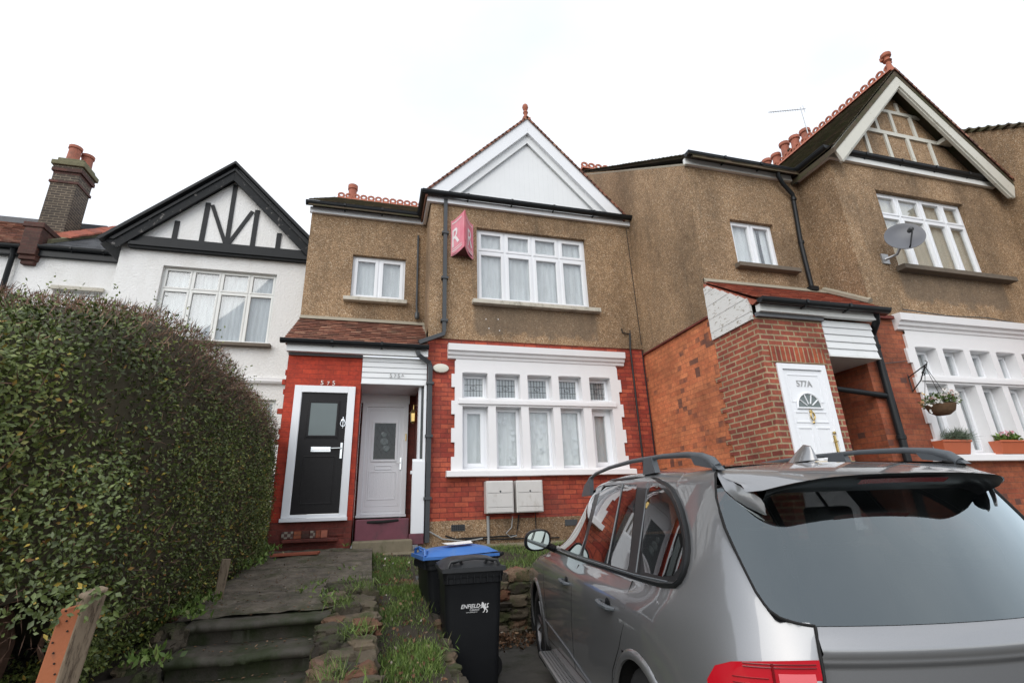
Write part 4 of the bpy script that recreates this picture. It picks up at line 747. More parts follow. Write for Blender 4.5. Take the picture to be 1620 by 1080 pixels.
# estate agent sign: two boards meeting at a projecting edge
t=thing('estate_agent_board',(1.37,7.9,6.2),'faded pink V shaped board with a white R beside the upstairs bay window','sign')
def sign_face(x0,x1,zt,zb,flip):
    y0,y1=7.96,7.53; F=lambda u:(x0+(x1-x0)*u,y0+(y1-y0)*u**1.5); P=[]; Q=[]
    for i in range(13):
        u=i/12; x,y=F(u); P.append([(x,y,zb),(x,y,zt)]); Q.append([(x+.012*flip,y,zb),(x+.012*flip,y,zt)])
    m=MB(); m.grid(P if flip>0 else P[::-1]); m.grid(Q[::-1] if flip>0 else Q); m.build('board','pink',t,smooth=True,angle=60)
    W_=.46; cu=bpy.data.curves.new('t','FONT'); cu.body='R'; cu.size=.50; cu.offset=.004; ob=bpy.data.objects.new('t',cu); COL.objects.link(ob); dg=bpy.context.evaluated_depsgraph_get(); dg.update(); me=bpy.data.meshes.new_from_object(ob.evaluated_get(dg))
    xs=[v.co.x for v in me.vertices]; lo,hi=min(xs),max(xs); vs=[]
    for v in me.vertices:
        s_=(v.co.x-lo)/(hi-lo); s_=s_ if flip>0 else 1-s_; x,y=F(.14+.52*s_); vs.append((x-.006*flip,y-.006,zb+.155+v.co.y+(.06*(s_ if flip>0 else 1-s_) if True else 0)))
    fs=[tuple(f.vertices) for f in me.polygons]; bpy.data.objects.remove(ob); m=MB(); m.add(vs,fs,.5)
    for z,h in((zb+.07,.018),(zb+.115,.012),(zt-.08,.020)):
        for i in range(10):
            u0=.12+i*.07; u1=u0+.068; a=F(u0); b_=F(u1); m.add([(a[0]-.005*flip,a[1]-.005,z),(b_[0]-.005*flip,b_[1]-.005,z),(b_[0]-.005*flip,b_[1]-.005,z+h),(a[0]-.005*flip,a[1]-.005,z+h)],[(0,1,2,3)])
    m.build('logo','signwhite',t)
sign_face(1.15,1.33,6.50,5.78,1); sign_face(1.56,1.332,6.48,5.76,-1)
m=MB(); m.add([(1.16,7.95,5.80),(1.55,7.95,5.80),(1.335,7.62,5.80)],[(0,1,2)]); m.box(1.32,1.36,7.60,7.97,5.9,5.94); m.box(1.32,1.36,7.60,7.97,6.3,6.34); m.build('bracket','signdark',t)
# satellite dish
t=thing('satellite_dish',(7.9,5.31,5.1),'round grey mesh satellite dish beside the upstairs window under the half timbered gable','satellite dish')
c=Vector((7.773,4.95,5.251)); ax=Vector((-.605,-.752,.262)).normalized(); m=MB()
m.lathe([(.0,-.055),(.08,-.050),(.15,-.036),(.21,-.012),(.253,.012),(.262,.014),(.262,.006),(.21,-.022),(.15,-.048),(.08,-.062),(0,-.066)],c,36,ax,False); m.build('reflector','dish',t,smooth=True,angle=60)
low=(Vector((0,0,-1))-ax*(-ax.z)).normalized(); m=MB(); e=c+low*.23; lnb=c+ax*.20-low*.02+Vector((.12,0,0)); m.tube([e-ax*.02,e+ax*.06,lnb],.011,6); m.build('arm','black',t)
m=MB(); m.lathe([(.02,0),(.035,.02),(.035,.07),(.02,.09)],lnb,10,(c-lnb).normalized()); m.build('lnb_head','greypipe',t)
m=MB(); m.tube([c-ax*.09,Vector((7.80,5.15,5.05)),Vector((7.72,5.30,5.02))],.022,8); m.box(7.66,7.80,5.285,5.31,4.95,5.12); m.build('bracket','alu',t)
t=thing('tv_aerial',(11.2,8.7,10.4),'thin television aerial standing by the chimney pots on the right','aerial')
m=MB(); m.tube([(11.15,8.62,10.3),(11.12,8.62,11.95)],.014,6); m.build('mast','alu',t)
m=MB(); p=Vector((11.14,8.62,11.88)); d=Vector((-.86,.48,.13)).normalized(); s_=Vector((.05,.1,1)).normalized(); q=d.cross(s_).normalized(); m.tube([p+d*-.1,p+d*.85],.010,5)
for k in range(12): m.tube([p+d*(.1+k*.062)-s_*.045,p+d*(.1+k*.062)+s_*.045],.005,4)
m.tube([p-s_*.14-d*.06,p+s_*.14-d*.06],.006,4); m.build('boom','alu',t)
t=thing('tv_aerial',(-5.6,17,10),'faint aerial just above the roof behind the white house','aerial'); m=MB(); m.tube([(-5.55,15.9,9.6),(-5.55,15.9,10.45)],.012,5); m.tube([(-5.95,15.9,10.72),(-5.5,15.9,10.4)],.014,5); m.build('boom','alu',t)
# ================================================================ path, steps, lawn
def pathz(y): return .735+.265*min(1,max(0,(y-4.5)/3.3))
m=sheet(-1.33,.05,4.62,8.0,lambda x,y:pathz(y)+.006*math.sin(y*5.2)+.012*mn.noise(Vector((x*9,y*9,3))),40,90,.022,1)
tag(m.build('path','path',smooth=True),kind='structure')
t=thing('garden_steps',(-.75,3.6,0),'dark damp stone steps climbing from the drive to the front doors','steps')
for k in range(6):
    z=.73-k*.146; y=4.5-k*.33; m=MB()
    P=[]
    n=70
    for i in range(n+1):
        x=-1.22+.97*i/n; w_=.020*mn.noise(Vector((x*4,k*7.,2)))+.010*mn.noise(Vector((x*15,k*7.,2)))+.006*mn.noise(Vector((x*40,k*7.,5))); s_=.012*mn.noise(Vector((x*3,k*3.,9)))+.005*mn.noise(Vector((x*17,k*3.,9)))
        P.append([(x,y+.46,z+s_*.3+(.012 if k==0 else -.003)),(x,y+.15,z+s_),(x,y+.02,z+s_-.006),(x,y-.022+w_,z-.014+s_),(x,y-.034+w_,z-.035+s_),(x,y-.028+w_,z-.058+s_),(x,y+.0+w_,z-.066),(x,y+.02,z-.075),(x,y+.025+w_,z-.16)])
    m.grid(P,.5); m.build('step','conc',t,smooth=True,angle=70)
m=MB(); m.box(-.20,.62,7.86,7.98,.86,1.0); m.box(.20,.78,7.5,7.86,.80,.93); m.box(-.22,.60,7.70,7.985,.9,1.085); m.box(.64,4.7,7.78,7.98,.78,.96); tag(m.build('kerb','kerb',bevel=.02),'pale worn concrete kerb along the foot of the bay wall and painted step','kerb')
lawnz=lambda x,y: (.70+.22*max(0,min(1,(y-6.3)/1.4))) if y>5.6 else max(.30,.70-.135*(5.6-y))
m=sheet(.0,.55,2.9,7.9,lambda x,y:lawnz(x,y),10,70,.05,4); m2=sheet(.5,4.8,6.5,7.9,lambda x,y:lawnz(x,y),50,18,.03,5)
n0=len(m.v); m.v+=m2.v; m.f+=[tuple(i+n0 for i in f) for f in m2.f]; m.r+=m2.r; m.mi+=m2.mi
tag(m.build('front_garden_soil','soil',smooth=True),kind='structure')
m=sheet(-6,-1.30,1.0,11.5,lambda x,y:.30+.07*y,30,50,.08,8); tag(m.build('hedge_bed_soil','soil',smooth=True),kind='structure')
m=sheet(-2.2,.9,-.6,3.2,lambda x,y:-.06,12,16,.02,8); tag(m.build('pavement','path',smooth=True),kind='structure')
# ---------------------------------------------------------------- blades, leaves: numpy batches
def batch(name,mat,P,N_,T,ln,wd,parent=None,fold=.25,bend=.0,rnd=None,kind=None):
    """P base points, T direction, N_ side normals: each a folded pointed leaf of two quads"""
    n=len(P); S=np.cross(T,N_); S/=np.linalg.norm(S,axis=1,keepdims=True)+1e-9; ln=ln[:,None]; wd=wd[:,None]
    mid=P+T*ln*.5-N_*wd*fold; v=np.stack([P,P+T*ln*.45+S*wd*.5,P+T*ln-N_*ln*bend,P+T*ln*.45-S*wd*.5,mid],1).reshape(-1,3)
    base=np.arange(n)[:,None]*5; f=np.concatenate([base+np.array([[0,1,2,4]]),base+np.array([[0,4,2,3]])],1).reshape(-1,4)
    me=bpy.data.meshes.new(name); off=np.array(OFF.get(parent.name,(0,0,0))) if parent else np.zeros(3); v=v-off
    me.vertices.add(len(v)); me.vertices.foreach_set('co',v.astype(np.float32).ravel()); me.loops.add(f.size); me.loops.foreach_set('vertex_index',f.astype(np.int32).ravel()); me.polygons.add(len(f)); me.polygons.foreach_set('loop_start',np.arange(0,f.size,4,dtype=np.int32)); me.polygons.foreach_set('loop_total',np.full(len(f),4,np.int32)); me.update()
    a=me.attributes.new('rnd','FLOAT','FACE'); r=rng.random(n) if rnd is None else rnd; a.data.foreach_set('value',np.repeat(r,2).astype(np.float32)); me.materials.append(M[mat]); me.validate()
    o=bpy.data.objects.new(name,me); COL.objects.link(o)
    if parent: o.parent=parent
    return o
def unit(a): return a/(np.linalg.norm(a,axis=1,keepdims=True)+1e-9)
def snoise(P,s,o=0):
    x,y,z=(P*s+o).T; return (np.sin(x*1.7+1.3*np.sin(y*1.1+z))+np.sin(y*1.9+1.1*np.sin(z*1.3+x*.7)+2)+np.sin(z*2.1+1.2*np.sin(x*.9-y)+4))/3
# grass
def grass(name,n,xr,yr,zf,l0,l1,label,mask=None):
    x=rng.uniform(*xr,n); y=rng.uniform(*yr,n); z=np.array([zf(a,b_) for a,b_ in zip(x,y)]); P=np.stack([x,y,z-.01],1)
    d=snoise(np.stack([x,y,x*0],1),4.0); k=rng.random(n)<np.clip(.5+.75*d,.04,1); P=P[k]; d=d[k]; n=len(P)
    T=unit(np.stack([rng.normal(0,.42,n),rng.normal(0,.42,n),np.ones(n)],1)); N_=unit(np.cross(T,unit(rng.normal(0,1,(n,3))))); L=rng.uniform(l0,l1,n)*(1+.5*d)
    o=batch(name,'grass',P,N_,T,L,rng.uniform(.004,.008,n),bend=.35,fold=.1); return tag(o,label,'grass',kind='stuff')
grass('lawn_grass',26000,(.55,4.7),(6.5,7.75),lawnz,.03,.09,'short green lawn in front of the red brick bay')
grass('verge_grass',34000,(.02,.52),(2.9,7.8),lawnz,.018,.07,'tufty green grass growing in the strip between the two rubble walls')
# rubble walls
def stone(m,c,s,sd,rot=0):
    n=6; c=Vector(c); vs=[]; fs=[]
    # rounded, chipped block from a cube sphere
    idx={}
    def put(p):
        k=(round(p.x,4),round(p.y,4),round(p.z,4))
        if k not in idx:
            q=p.normalized(); e=.66; q=Vector((math.copysign(abs(q.x)**e,q.x),math.copysign(abs(q.y)**e,q.y),math.copysign(abs(q.z)**e,q.z)))
            nz=1+.30*mn.noise(q*1.5+Vector((sd,sd*2,0)))+.22*mn.noise(q*3.1+Vector((0,sd,sd)))+.12*mn.noise(q*7+Vector((sd,0,sd)))
            q=Vector((q.x*s[0]*.5*nz,q.y*s[1]*.5*nz,q.z*s[2]*.5*nz)); cr_,sr_=math.cos(rot),math.sin(rot); q=Vector((q.x*cr_-q.y*sr_,q.x*sr_+q.y*cr_,q.z)); idx[k]=len(vs); vs.append(c+q)
        return idx[k]
    for ax in range(3):
        for sg in(-1,1):
            for i in range(n):
                for j in range(n):
                    q=[]
                    for a,b_ in((i,j),(i+1,j),(i+1,j+1),(i,j+1)):
                        u=-1+2*a/n; v=-1+2*b_/n; p=[0,0,0]; p[ax]=sg; p[(ax+1)%3]=u; p[(ax+2)%3]=v*sg; q.append(put(Vector(p)))
                    fs.append(tuple(q))
    m.add(vs,fs,random.random())
def rubble(name,path,wd,zt,zb,label,sz=.17):
    """path: list of (x,y); zt/zb functions of arclength fraction"""
    a=Vector((*path[0],0)); b_=Vector((*path[1],0)); L=(b_-a).length; d=(b_-a)/L; s_=Vector((-d.y,d.x,0)); t=thing(name,(a.x,a.y,zb(0)),label,'garden wall'); m=MB(); ang=math.atan2(d.y,d.x)
    u=0
    while u<L:
        l=random.uniform(.7,1.5)*sz; f=(u+l/2)/L; top=zt(f); z=top; bot=zb(f)
        while z>bot:
            h=random.uniform(.08,.15); 
            for off in ((-wd/2+.06),(0 if z==top else None),(wd/2-.06)):
                if off is None: continue
                p=a+d*(u+l/2+random.uniform(-.03,.03))+s_*(off+random.uniform(-.02,.02)); stone(m,(p.x,p.y,z-h/2+random.uniform(-.02,.025)),(l*1.12,wd*.52+.03,h*1.15),random.random()*50,ang+random.uniform(-.2,.2))
            z-=h
        u+=l
    m.build('stones','stone',t,smooth=True,angle=28)
    c=MB(); P=[]
    for i in range(17):
        f=i/16; p=a+d*L*f; q=wd*.36; P.append([(p.x-s_.x*q,p.y-s_.y*q,zb(f)),(p.x-s_.x*q,p.y-s_.y*q,zt(f)-.05),(p.x+s_.x*q,p.y+s_.y*q,zt(f)-.05),(p.x+s_.x*q,p.y+s_.y*q,zb(f))])
    c.grid(P); c.build('mortar_core','mossmort',t)
    return t
W1=rubble('rubble_wall',[(-.10,2.85),(-.12,5.45)],.34,lambda f:.47+.36*min(1,f*1.15),lambda f:-.1,'mossy rubble wall with grass tufts along the right side of the steps')
W2=rubble('rubble_wall',[(.50,2.7),(.52,6.35)],.26,lambda f:.30+.40*f,lambda f:-.1,'crumbling rubble wall holding the grass strip beside the wheelie bins')
W3=rubble('rubble_wall',[(.60,6.42),(4.6,6.5)],.24,lambda f:.74,lambda f:-.1,'low stone retaining wall below the lawn, behind the bins and car',.24)
W4=rubble('rubble_wall',[(-1.34,2.4),(-1.34,4.9)],.22,lambda f:.18+.58*f,lambda f:-.1,'mossy stone edging under the hedge on the left side of the steps',.2)
# tufts on the walls, weeds beside the path
def tuft(name,pts,n,ln,wd,mat,label,cat,spread=.06,up=1.0,col=None):
    P=np.repeat(np.array(pts,float),n,0)+rng.normal(0,spread,(len(pts)*n,3))*np.array([1,1,.25]); k=len(P); T=unit(np.stack([rng.normal(0,.6,k),rng.normal(0,.6,k),np.full(k,up)],1)); N_=unit(np.cross(T,unit(rng.normal(0,1,(k,3)))))
    return tag(batch(name,mat,P,N_,T,rng.uniform(*ln,k),rng.uniform(*wd,k),bend=.3,fold=.1,rnd=col(k) if col else None),label,cat,kind='stuff')
tuft('grass_tuft',[(-.14,3.35,.58),(-.05,3.9,.68),(-.16,4.4,.78),(.0,3.1,.52),(-.12,2.95,.48),(-.03,4.9,.83)],110,(.04,.13),(.004,.007),'grass','small grass tufts sprouting from the top of the wall beside the steps','grass')
tuft('grass_tuft',[(.48,3.3,.40),(.5,4.1,.48),(.46,5.0,.58),(.5,5.8,.67),(.47,2.9,.35),(.5,4.5,.5)],60,(.04,.12),(.004,.007),'grass','long grass hanging over the crumbling wall beside the bins','grass',.08)
tuft('path_weeds',[(-.35,5.1,.80),(-.30,4.9,.79),(-.42,5.5,.83),(-.2,6.2,.88),(-.27,7.85,1.03),(-.55,5.2,.80),(-.15,5.5,.84)],26,(.02,.07),(.010,.018),'grass','small weeds growing through cracks in the path','weeds',.05,.5)
tuft('bank_weeds',[(-1.28,7.3,1.0),(-1.25,6.9,.96),(-1.3,6.4,.95),(-1.25,4.55,.78),(-1.27,5.0,.82),(-1.28,4.0,.62),(-1.25,3.6,.5),(-1.27,7.7,1.05),(-1.26,3.2,.4),(-1.3,2.8,.35)],90,(.03,.07),(.018,.032),'grass','bright green weeds at the foot of the hedge beside the path','weeds',.075,.7)
# litter
P=np.stack([rng.uniform(.75,1.9,900),rng.normal(6.12,.12,900),rng.uniform(.0,.12,900)],1); P=P[P[:,1]<6.3]; n=len(P)
tag(batch('leaf_litter','litter',P,unit(rng.normal(0,1,(n,3))),unit(rng.normal(0,1,(n,3))*[1,1,.6]),rng.uniform(.03,.07,n),rng.uniform(.02,.045,n)),'drift of brown dead leaves against the retaining wall behind the bins','dead leaves',kind='stuff')
n=300; P=np.stack([rng.uniform(.03,.5,n),rng.uniform(3,7.5,n),np.zeros(n)],1); P[:,2]=[lawnz(x,y)+.03 for x,y in P[:,:2]]
tag(batch('fallen_leaves','litter',P,unit(rng.normal(0,1,(n,3))*[1,1,.3]),unit(rng.normal(0,.5,(n,3))+[0,0,1]),rng.uniform(.015,.04,n),rng.uniform(.012,.028,n)),'brown dead leaves and scraps caught in the grass strip','dead leaves',kind='stuff')
n=520; P=np.stack([rng.uniform(-1.2,-.25,n),rng.uniform(2.9,7.7,n),np.zeros(n)],1); P[:,2]=[pathz(y)+.02 if y>4.5 else .73-.146*int((4.5-y)/.33+.999)+.012 for y in P[:,1]]
T=rng.normal(0,1,(n,3)); T[:,2]*=.1
tag(batch('fallen_leaves','litter',P,np.tile([0,0,1.],(n,1)),unit(T),rng.uniform(.012,.035,n),rng.uniform(.01,.022,n)),'scattered dead leaves and petals on the steps and path','dead leaves',kind='stuff')
t=MB(); t.prism([(-1.17,7.22),(-.62,7.30),(-.60,7.44),(-1.10,7.37)],.975,1.01,'z'); tag(t.build('terracotta_slab','slab',bevel=.006),'loose orange terracotta slab lying on the path below the black door','paving slab')
t=MB(); t.box(-.05,.42,8.02,8.25,1.374,1.395); t.tube([(-.04,8.0,1.33),(.15,7.975,1.33),(.41,8.0,1.345)],.022,6); tag(t.build('door_mat','mat',bevel=.006),'black rubber door mat on the maroon step','door mat')
m=MB(); m.box(-.035,.035,-.03,.03,-.1,.36); o=m.build('wooden_stake','rawwood',bevel=.006); o.location=(-1.20,5.15,.75); o.rotation_euler=(0,R_(4),.2); tag(o,'short weathered wooden stake at the hedge foot beside the top step','stake')
# plank / gate post leaning at the end of the hedge
t=thing('timber_gatepost',(-.93,1.85,-.05),'leaning timber gatepost with an orange painted board at the road end of the hedge','gatepost')
def slanted(m,q0,q1,q2,q3,th):
    q=[Vector(p) for p in(q0,q1,q2,q3)]; n_=(q[1]-q[0]).cross(q[3]-q[0]).normalized()*th; m.add(q+[p-n_ for p in q],[(0,1,2,3),(7,6,5,4),(0,4,5,1),(1,5,6,2),(2,6,7,3),(3,7,4,0)])
m=MB(); slanted(m,(-.950,1.80,-.05),(-.905,1.80,-.05),(-.752,1.80,1.215),(-.805,1.80,1.205),.022); m.build('painted_board','orangeboard',t,bevel=.004)
m=MB(); slanted(m,(-.903,1.795,-.05),(-.862,1.835,-.05),(-.712,1.835,1.25),(-.750,1.795,1.235),.05); m.build('post','rawwood',t,bevel=.006)
m=MB()
for k in range(12):
    z=.95+.025*k; m.lathe([(.0028,0),(.0022,.002)],(-.955+.155*(z+.05)/1.32+.012+.035*((k*5)%7)/7,1.799,z),6,Vector((0,-1,0)))
m.build('nail_holes','cgap',t)
# ---------------------------------------------------------------- hedge
HG=thing('privet_hedge',(-2.35,5.2,.6),'tall rounded privet hedge with glossy leaves and bare brown twigs along the top','hedge')
HC=np.array([-2.22,5.40,1.70]); HR=np.array([.93,3.2,1.15])
def hwarp(P):
    P=np.array(P,float); s=np.clip((4.3-P[...,1])/2.1,0,1); s=s*s*(3-2*s); e=np.clip((P[...,2]-.6)/2.3,0,1); P[...,2]+=e*(.12-.62*s); return P
def hshell(n,lo,hi,xmin=-9):
    out=[]; tot=0
    while tot<n:
        p=rng.uniform(-1.12,1.12,(400000,3)); w_=p*HR+HC
        # cross-section superellipse (power 4), ends rounded (power 3.2), slight wander
        bx=.035*snoise(w_,1.3)+.03*snoise(w_,3.4,5)+.022*snoise(w_,8,9); q=np.abs(p)
        F=(q[:,0]**5+q[:,2]**5)+q[:,1]**5; F=F**.2-bx
        k=(F>lo)&(F<hi)&(w_[:,0]>xmin)&(w_[:,2]>.5); out.append(np.concatenate([w_[k],p[k],F[k][:,None]],1)); tot+=k.sum()
    a=np.concatenate(out)[:n]; a[:,:3]=hwarp(a[:,:3]); g=np.sign(a[:,3:6])*np.abs(a[:,3:6])**3.4/HR; return a[:,:3],unit(g),a[:,6]
def dens(P,N_):  # where the leaves thin out and the clipped twigs show
    top=np.clip((P[:,2]-2.15)/.45,0,1)*np.clip((P[:,1]-2.9)/.7,0,1); right=np.clip((P[:,0]+2.75)/.4,0,1); return np.clip(top*right*1.05+.22*snoise(P,2.6,3),0,.95)
P,Nr,F=hshell(205000,.93,1.035,-3.05); 
under=P[:,2]<.62+.0*P[:,0]; nearlow=(P[:,1]<3.5)&(P[:,2]<1.16+.05*snoise(P,5))&(P[:,0]<-1.05-.40*(P[:,1]-2.2)); k=~(under|nearlow)&(rng.random(len(P))>dens(P,Nr)*.86); P,Nr=P[k],Nr[k]; n=len(P)
T=unit(Nr*.55+rng.normal(0,.75,(n,3))+np.array([0,0,.15])); N_=unit(Nr+rng.normal(0,.55,(n,3))); N_=unit(N_-T*(N_*T).sum(1,keepdims=True))
near=np.clip((4.2-P[:,1])/2,0,1); big=np.clip((-1.7-P[:,0])/.5,0,1)*near
L=rng.uniform(.021,.034,n)*(1+.25*big); r=rng.random(n)**1.2*.90; yel=np.clip((2.5-P[:,2])/1.2,0,1)*np.clip(1-big,0,1); yl=rng.random(n)<.055*yel+.006; r=np.where(yl,rng.uniform(.93,1,n),np.clip(r*.86+.22*snoise(P,2.2,1),0,.915))
batch('foliage','leaf',P,N_,T,L,L*rng.uniform(.5,.66,n),HG,rnd=r,bend=.12)
P,Nr,F=hshell(85000,.92,1.04,-3.0); k=(rng.random(len(P))<dens(P,Nr)*.9+.10)&(P[:,2]>.9); P,Nr=P[k],Nr[k]; n=len(P); T=unit(Nr*.7+rng.normal(0,.55,(n,3))+np.array([0,0,.45])); N_=unit(np.cross(T,unit(rng.normal(0,1,(n,3)))))
batch('twigs','twig',P-T*.03,N_,T,rng.uniform(.05,.12,n),rng.uniform(.0035,.006,n),HG,fold=.6)
n=2600; P=np.stack([rng.uniform(-1.25,-.62,n),rng.uniform(1.92,2.75,n),rng.uniform(1.10,1.75,n)],1); k=(P[:,0]<-.80-.38*(P[:,1]-2.0)+.11*snoise(P,5))&(P[:,2]<1.25+.9*(P[:,1]-1.9)); P=P[k]
Q=np.stack([rng.uniform(-.86,-.66,90),rng.uniform(1.74,1.80,90),rng.uniform(1.17,1.27,90)],1); P=np.concatenate([P,Q]); n=len(P); T=unit(rng.normal(0,.8,(n,3))+np.array([.2,-.2,.1])); N_=unit(rng.normal(0,.5,(n,3))+np.array([.3,-.9,.3])); N_=unit(N_-T*(N_*T).sum(1,keepdims=True)); L=rng.uniform(.015,.026,n); batch('foliage','leaf',P,N_,T,L,L*.58,HG,rnd=np.where(rng.random(n)<.05,.96,rng.random(n)*.40),bend=.12)
# stray shoots that escaped the shears
P,Nr,F=hshell(420,1.0,1.05,-2.9); P=P[P[:,2]>1.2]; Nr=Nr[:len(P)]; n=len(P); T=unit(rng.normal(0,.45,(n,3))+np.array([.15,0,.9])); q=np.concatenate([P+T*.035*k+rng.normal(0,.006,(n,3)) for k in range(5)]); TT=unit(np.concatenate([T]*5)*.5+rng.normal(0,.7,(5*n,3))); NN=unit(np.cross(TT,unit(rng.normal(0,1,(5*n,3)))))
batch('shoots','leaf',q,NN*0+NN,TT,rng.uniform(.02,.034,5*n),rng.uniform(.012,.018,5*n),HG,rnd=rng.uniform(.3,.9,5*n))
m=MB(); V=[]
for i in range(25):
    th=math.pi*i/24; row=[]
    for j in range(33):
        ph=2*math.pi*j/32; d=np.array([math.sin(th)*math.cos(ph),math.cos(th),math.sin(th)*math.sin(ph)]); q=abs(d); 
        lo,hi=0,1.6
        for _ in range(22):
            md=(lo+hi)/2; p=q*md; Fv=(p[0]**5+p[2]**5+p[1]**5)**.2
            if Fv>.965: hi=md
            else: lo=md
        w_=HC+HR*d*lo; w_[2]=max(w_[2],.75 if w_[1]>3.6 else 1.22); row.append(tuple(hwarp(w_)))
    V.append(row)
m.grid(V); m.build('shade_core','core',HG,smooth=True)  # solid dark shell, its colour standing in for the shaded inside of the hedge
m=MB()
for k in range(9):
    y=2.5+k*.65; x=-2.2+random.uniform(-.3,.3); m.tube([(x,y,.25),(x+.05,y+.06,.8),(x+random.uniform(-.2,.2),y+random.uniform(-.2,.2),1.5)],[.05,.04,.03],7)
for k in range(12):
    y=2.9+random.random()*.9; x=-1.6-random.random()*1.2; m.tube([(x,y+.3,.3),(x+random.uniform(-.15,.15),y+.15,.75),(x+random.uniform(-.3,.3),y,1.3)],[.018,.014,.008],5)
m.build('trunk','twig',HG)
m=MB(); 
tuft('ground_ivy',[(-2.4+.12*i,2.3+.10*(i%4),.44) for i in range(11)]+[(-1.3,2.6,.40),(-1.2,2.9,.36)],90,(.03,.06),(.02,.035),'leaf','dark ivy and nettles in the shade under the road end of the hedge','weeds',.12,.5)
# ---------------------------------------------------------------- hanging basket, planters
t=thing('hanging_basket',(7.45,4.98,2.55),'coir hanging basket of pale pansies on an iron wall bracket','hanging basket')
c=Vector((7.42,4.95,2.60)); m=MB(); m.lathe([(.0,-.15),(.08,-.14),(.145,-.09),(.175,0),(.16,.0)],c,20,None,False); m.build('liner','basket',t,smooth=True)
m=MB(); hook=Vector((7.36,4.95,3.14))
for a in(.3,2.4,4.5): m.tube([c+Vector((.17*math.cos(a),.17*math.sin(a),0)),hook],.0035,4)
m.build('chain','black',t)
n=520; d=unit(rng.normal(0,1,(n,3))); d[:,2]=abs(d[:,2]); P=np.array(c)+d*rng.uniform(.09,.22,(n,1))*np.array([1,1,.7]); T=unit(d+rng.normal(0,.6,(n,3))); N_=unit(np.cross(T,unit(rng.normal(0,1,(n,3))))); batch('foliage','grass',P,N_,T,rng.uniform(.03,.05,n),rng.uniform(.015,.025,n),t,rnd=rng.random(n)*.6)
n=300; a=rng.uniform(0,6.28,60); P=np.array(c)+np.stack([.19*np.cos(a),.19*np.sin(a),rng.uniform(.0,.17,60)],1)*rng.uniform(.5,1.1,(60,1)); P=np.concatenate([P,[[c.x-.22,c.y,c.z-.10],[c.x-.25,c.y-.03,c.z-.02]]]); P=np.repeat(P,5,0); n=len(P); T=unit(rng.normal(0,1,(n,3))*[1,.6,1]+[-.2,-.3,.1]); N_=unit(np.tile([-.5,-.8,.1],(n,1))+rng.normal(0,.3,(n,3))); N_=unit(N_-T*(N_*T).sum(1,keepdims=True)); o=batch('flowers','flower',P+np.array([-.01,-.02,.0]),N_,T,np.full(n,.032),np.full(n,.034),t,rnd=np.repeat(rng.random(n//5),5)); o['kind']='stuff'
t=thing('wall_bracket',(7.55,5.33,3.0),'black iron basket bracket on the orange brick beside the white bay','bracket')
m=MB(); m.tube([(7.50,5.31,3.12),(7.50,5.31,2.86)],.008,5); m.tube([(7.50,5.31,3.08),(7.37,4.93,3.17)],.008,5); m.tube([(7.50,5.31,2.87),(7.42,5.10,2.98),(7.37,4.95,3.16)],.008,5); m.tube([(7.40+.02*math.cos(a),5.03,3.06+.03*math.sin(a)) for a in np.linspace(0,6.28,10)],.005,4,False); m.tube([(7.36,4.93,3.22),(7.35,4.90,3.19),(7.36,4.94,3.12)],.006,5); m.build('bracket','black',t)
for x0,kind,lab in((7.58,0,'terracotta window box with wispy grey green grass on the white sill'),(8.70,1,'terracotta window box with broad leaves and small pink flowers on the white sill')):
    t=thing('window_box',(x0+.27,5.25,1.88),lab,'window box'); m=MB(); z0=1.965; 
    m.add([(x0+.03,5.20,z0),(x0+.51,5.20,z0),(x0+.51,5.31,z0),(x0+.03,5.31,z0),(x0,5.165,z0+.19),(x0+.54,5.165,z0+.19),(x0+.54,5.33,z0+.19),(x0,5.33,z0+.19)],[(0,3,2,1),(0,1,5,4),(1,2,6,5),(2,3,7,6),(3,0,4,7),(4,5,6,7)]); m.box(x0-.008,x0+.548,5.157,5.175,z0+.165,z0+.195); m.build('trough','planter',t,bevel=.006)
    n=700 if not kind else 160; P=np.stack([rng.uniform(x0+.05,x0+.5,n),rng.uniform(5.19,5.30,n),np.full(n,z0+.18)],1)
    if not kind: P[:,0]=x0+.1+.42*rng.beta(2.2,1.3,n); T=unit(np.stack([rng.normal(.25,.5,n),rng.normal(-.25,.3,n),rng.uniform(.3,1,n)],1)); L=rng.uniform(.08,.22,n); w_=rng.uniform(.004,.007,n)
    else: T=unit(np.stack([rng.normal(0,.6,n),rng.normal(-.25,.5,n),rng.uniform(.2,1,n)],1)); L=rng.uniform(.04,.09,n); w_=rng.uniform(.03,.05,n); P[:,2]+=rng.uniform(0,.07,n)
    N_=unit(np.cross(T,unit(rng.normal(0,1,(n,3))))); batch('foliage','grass' if kind else 'sage',P,N_,T,L,w_,t,rnd=rng.random(n)*.7,bend=.5) 
    if kind: 
        n=60; P=np.repeat(np.stack([rng.uniform(x0+.05,x0+.5,12),rng.uniform(5.18,5.24,12),rng.uniform(z0+.24,z0+.33,12)],1),5,0); T=unit(rng.normal(0,1,(n,3))); N_=unit(np.tile([-.5,-.8,.1],(n,1))); N_=unit(N_-T*(N_*T).sum(1,keepdims=True)); o=batch('flowers','flower',P,N_,T,np.full(n,.025),np.full(n,.025),t,rnd=np.full(n,.84)); o['kind']='stuff'
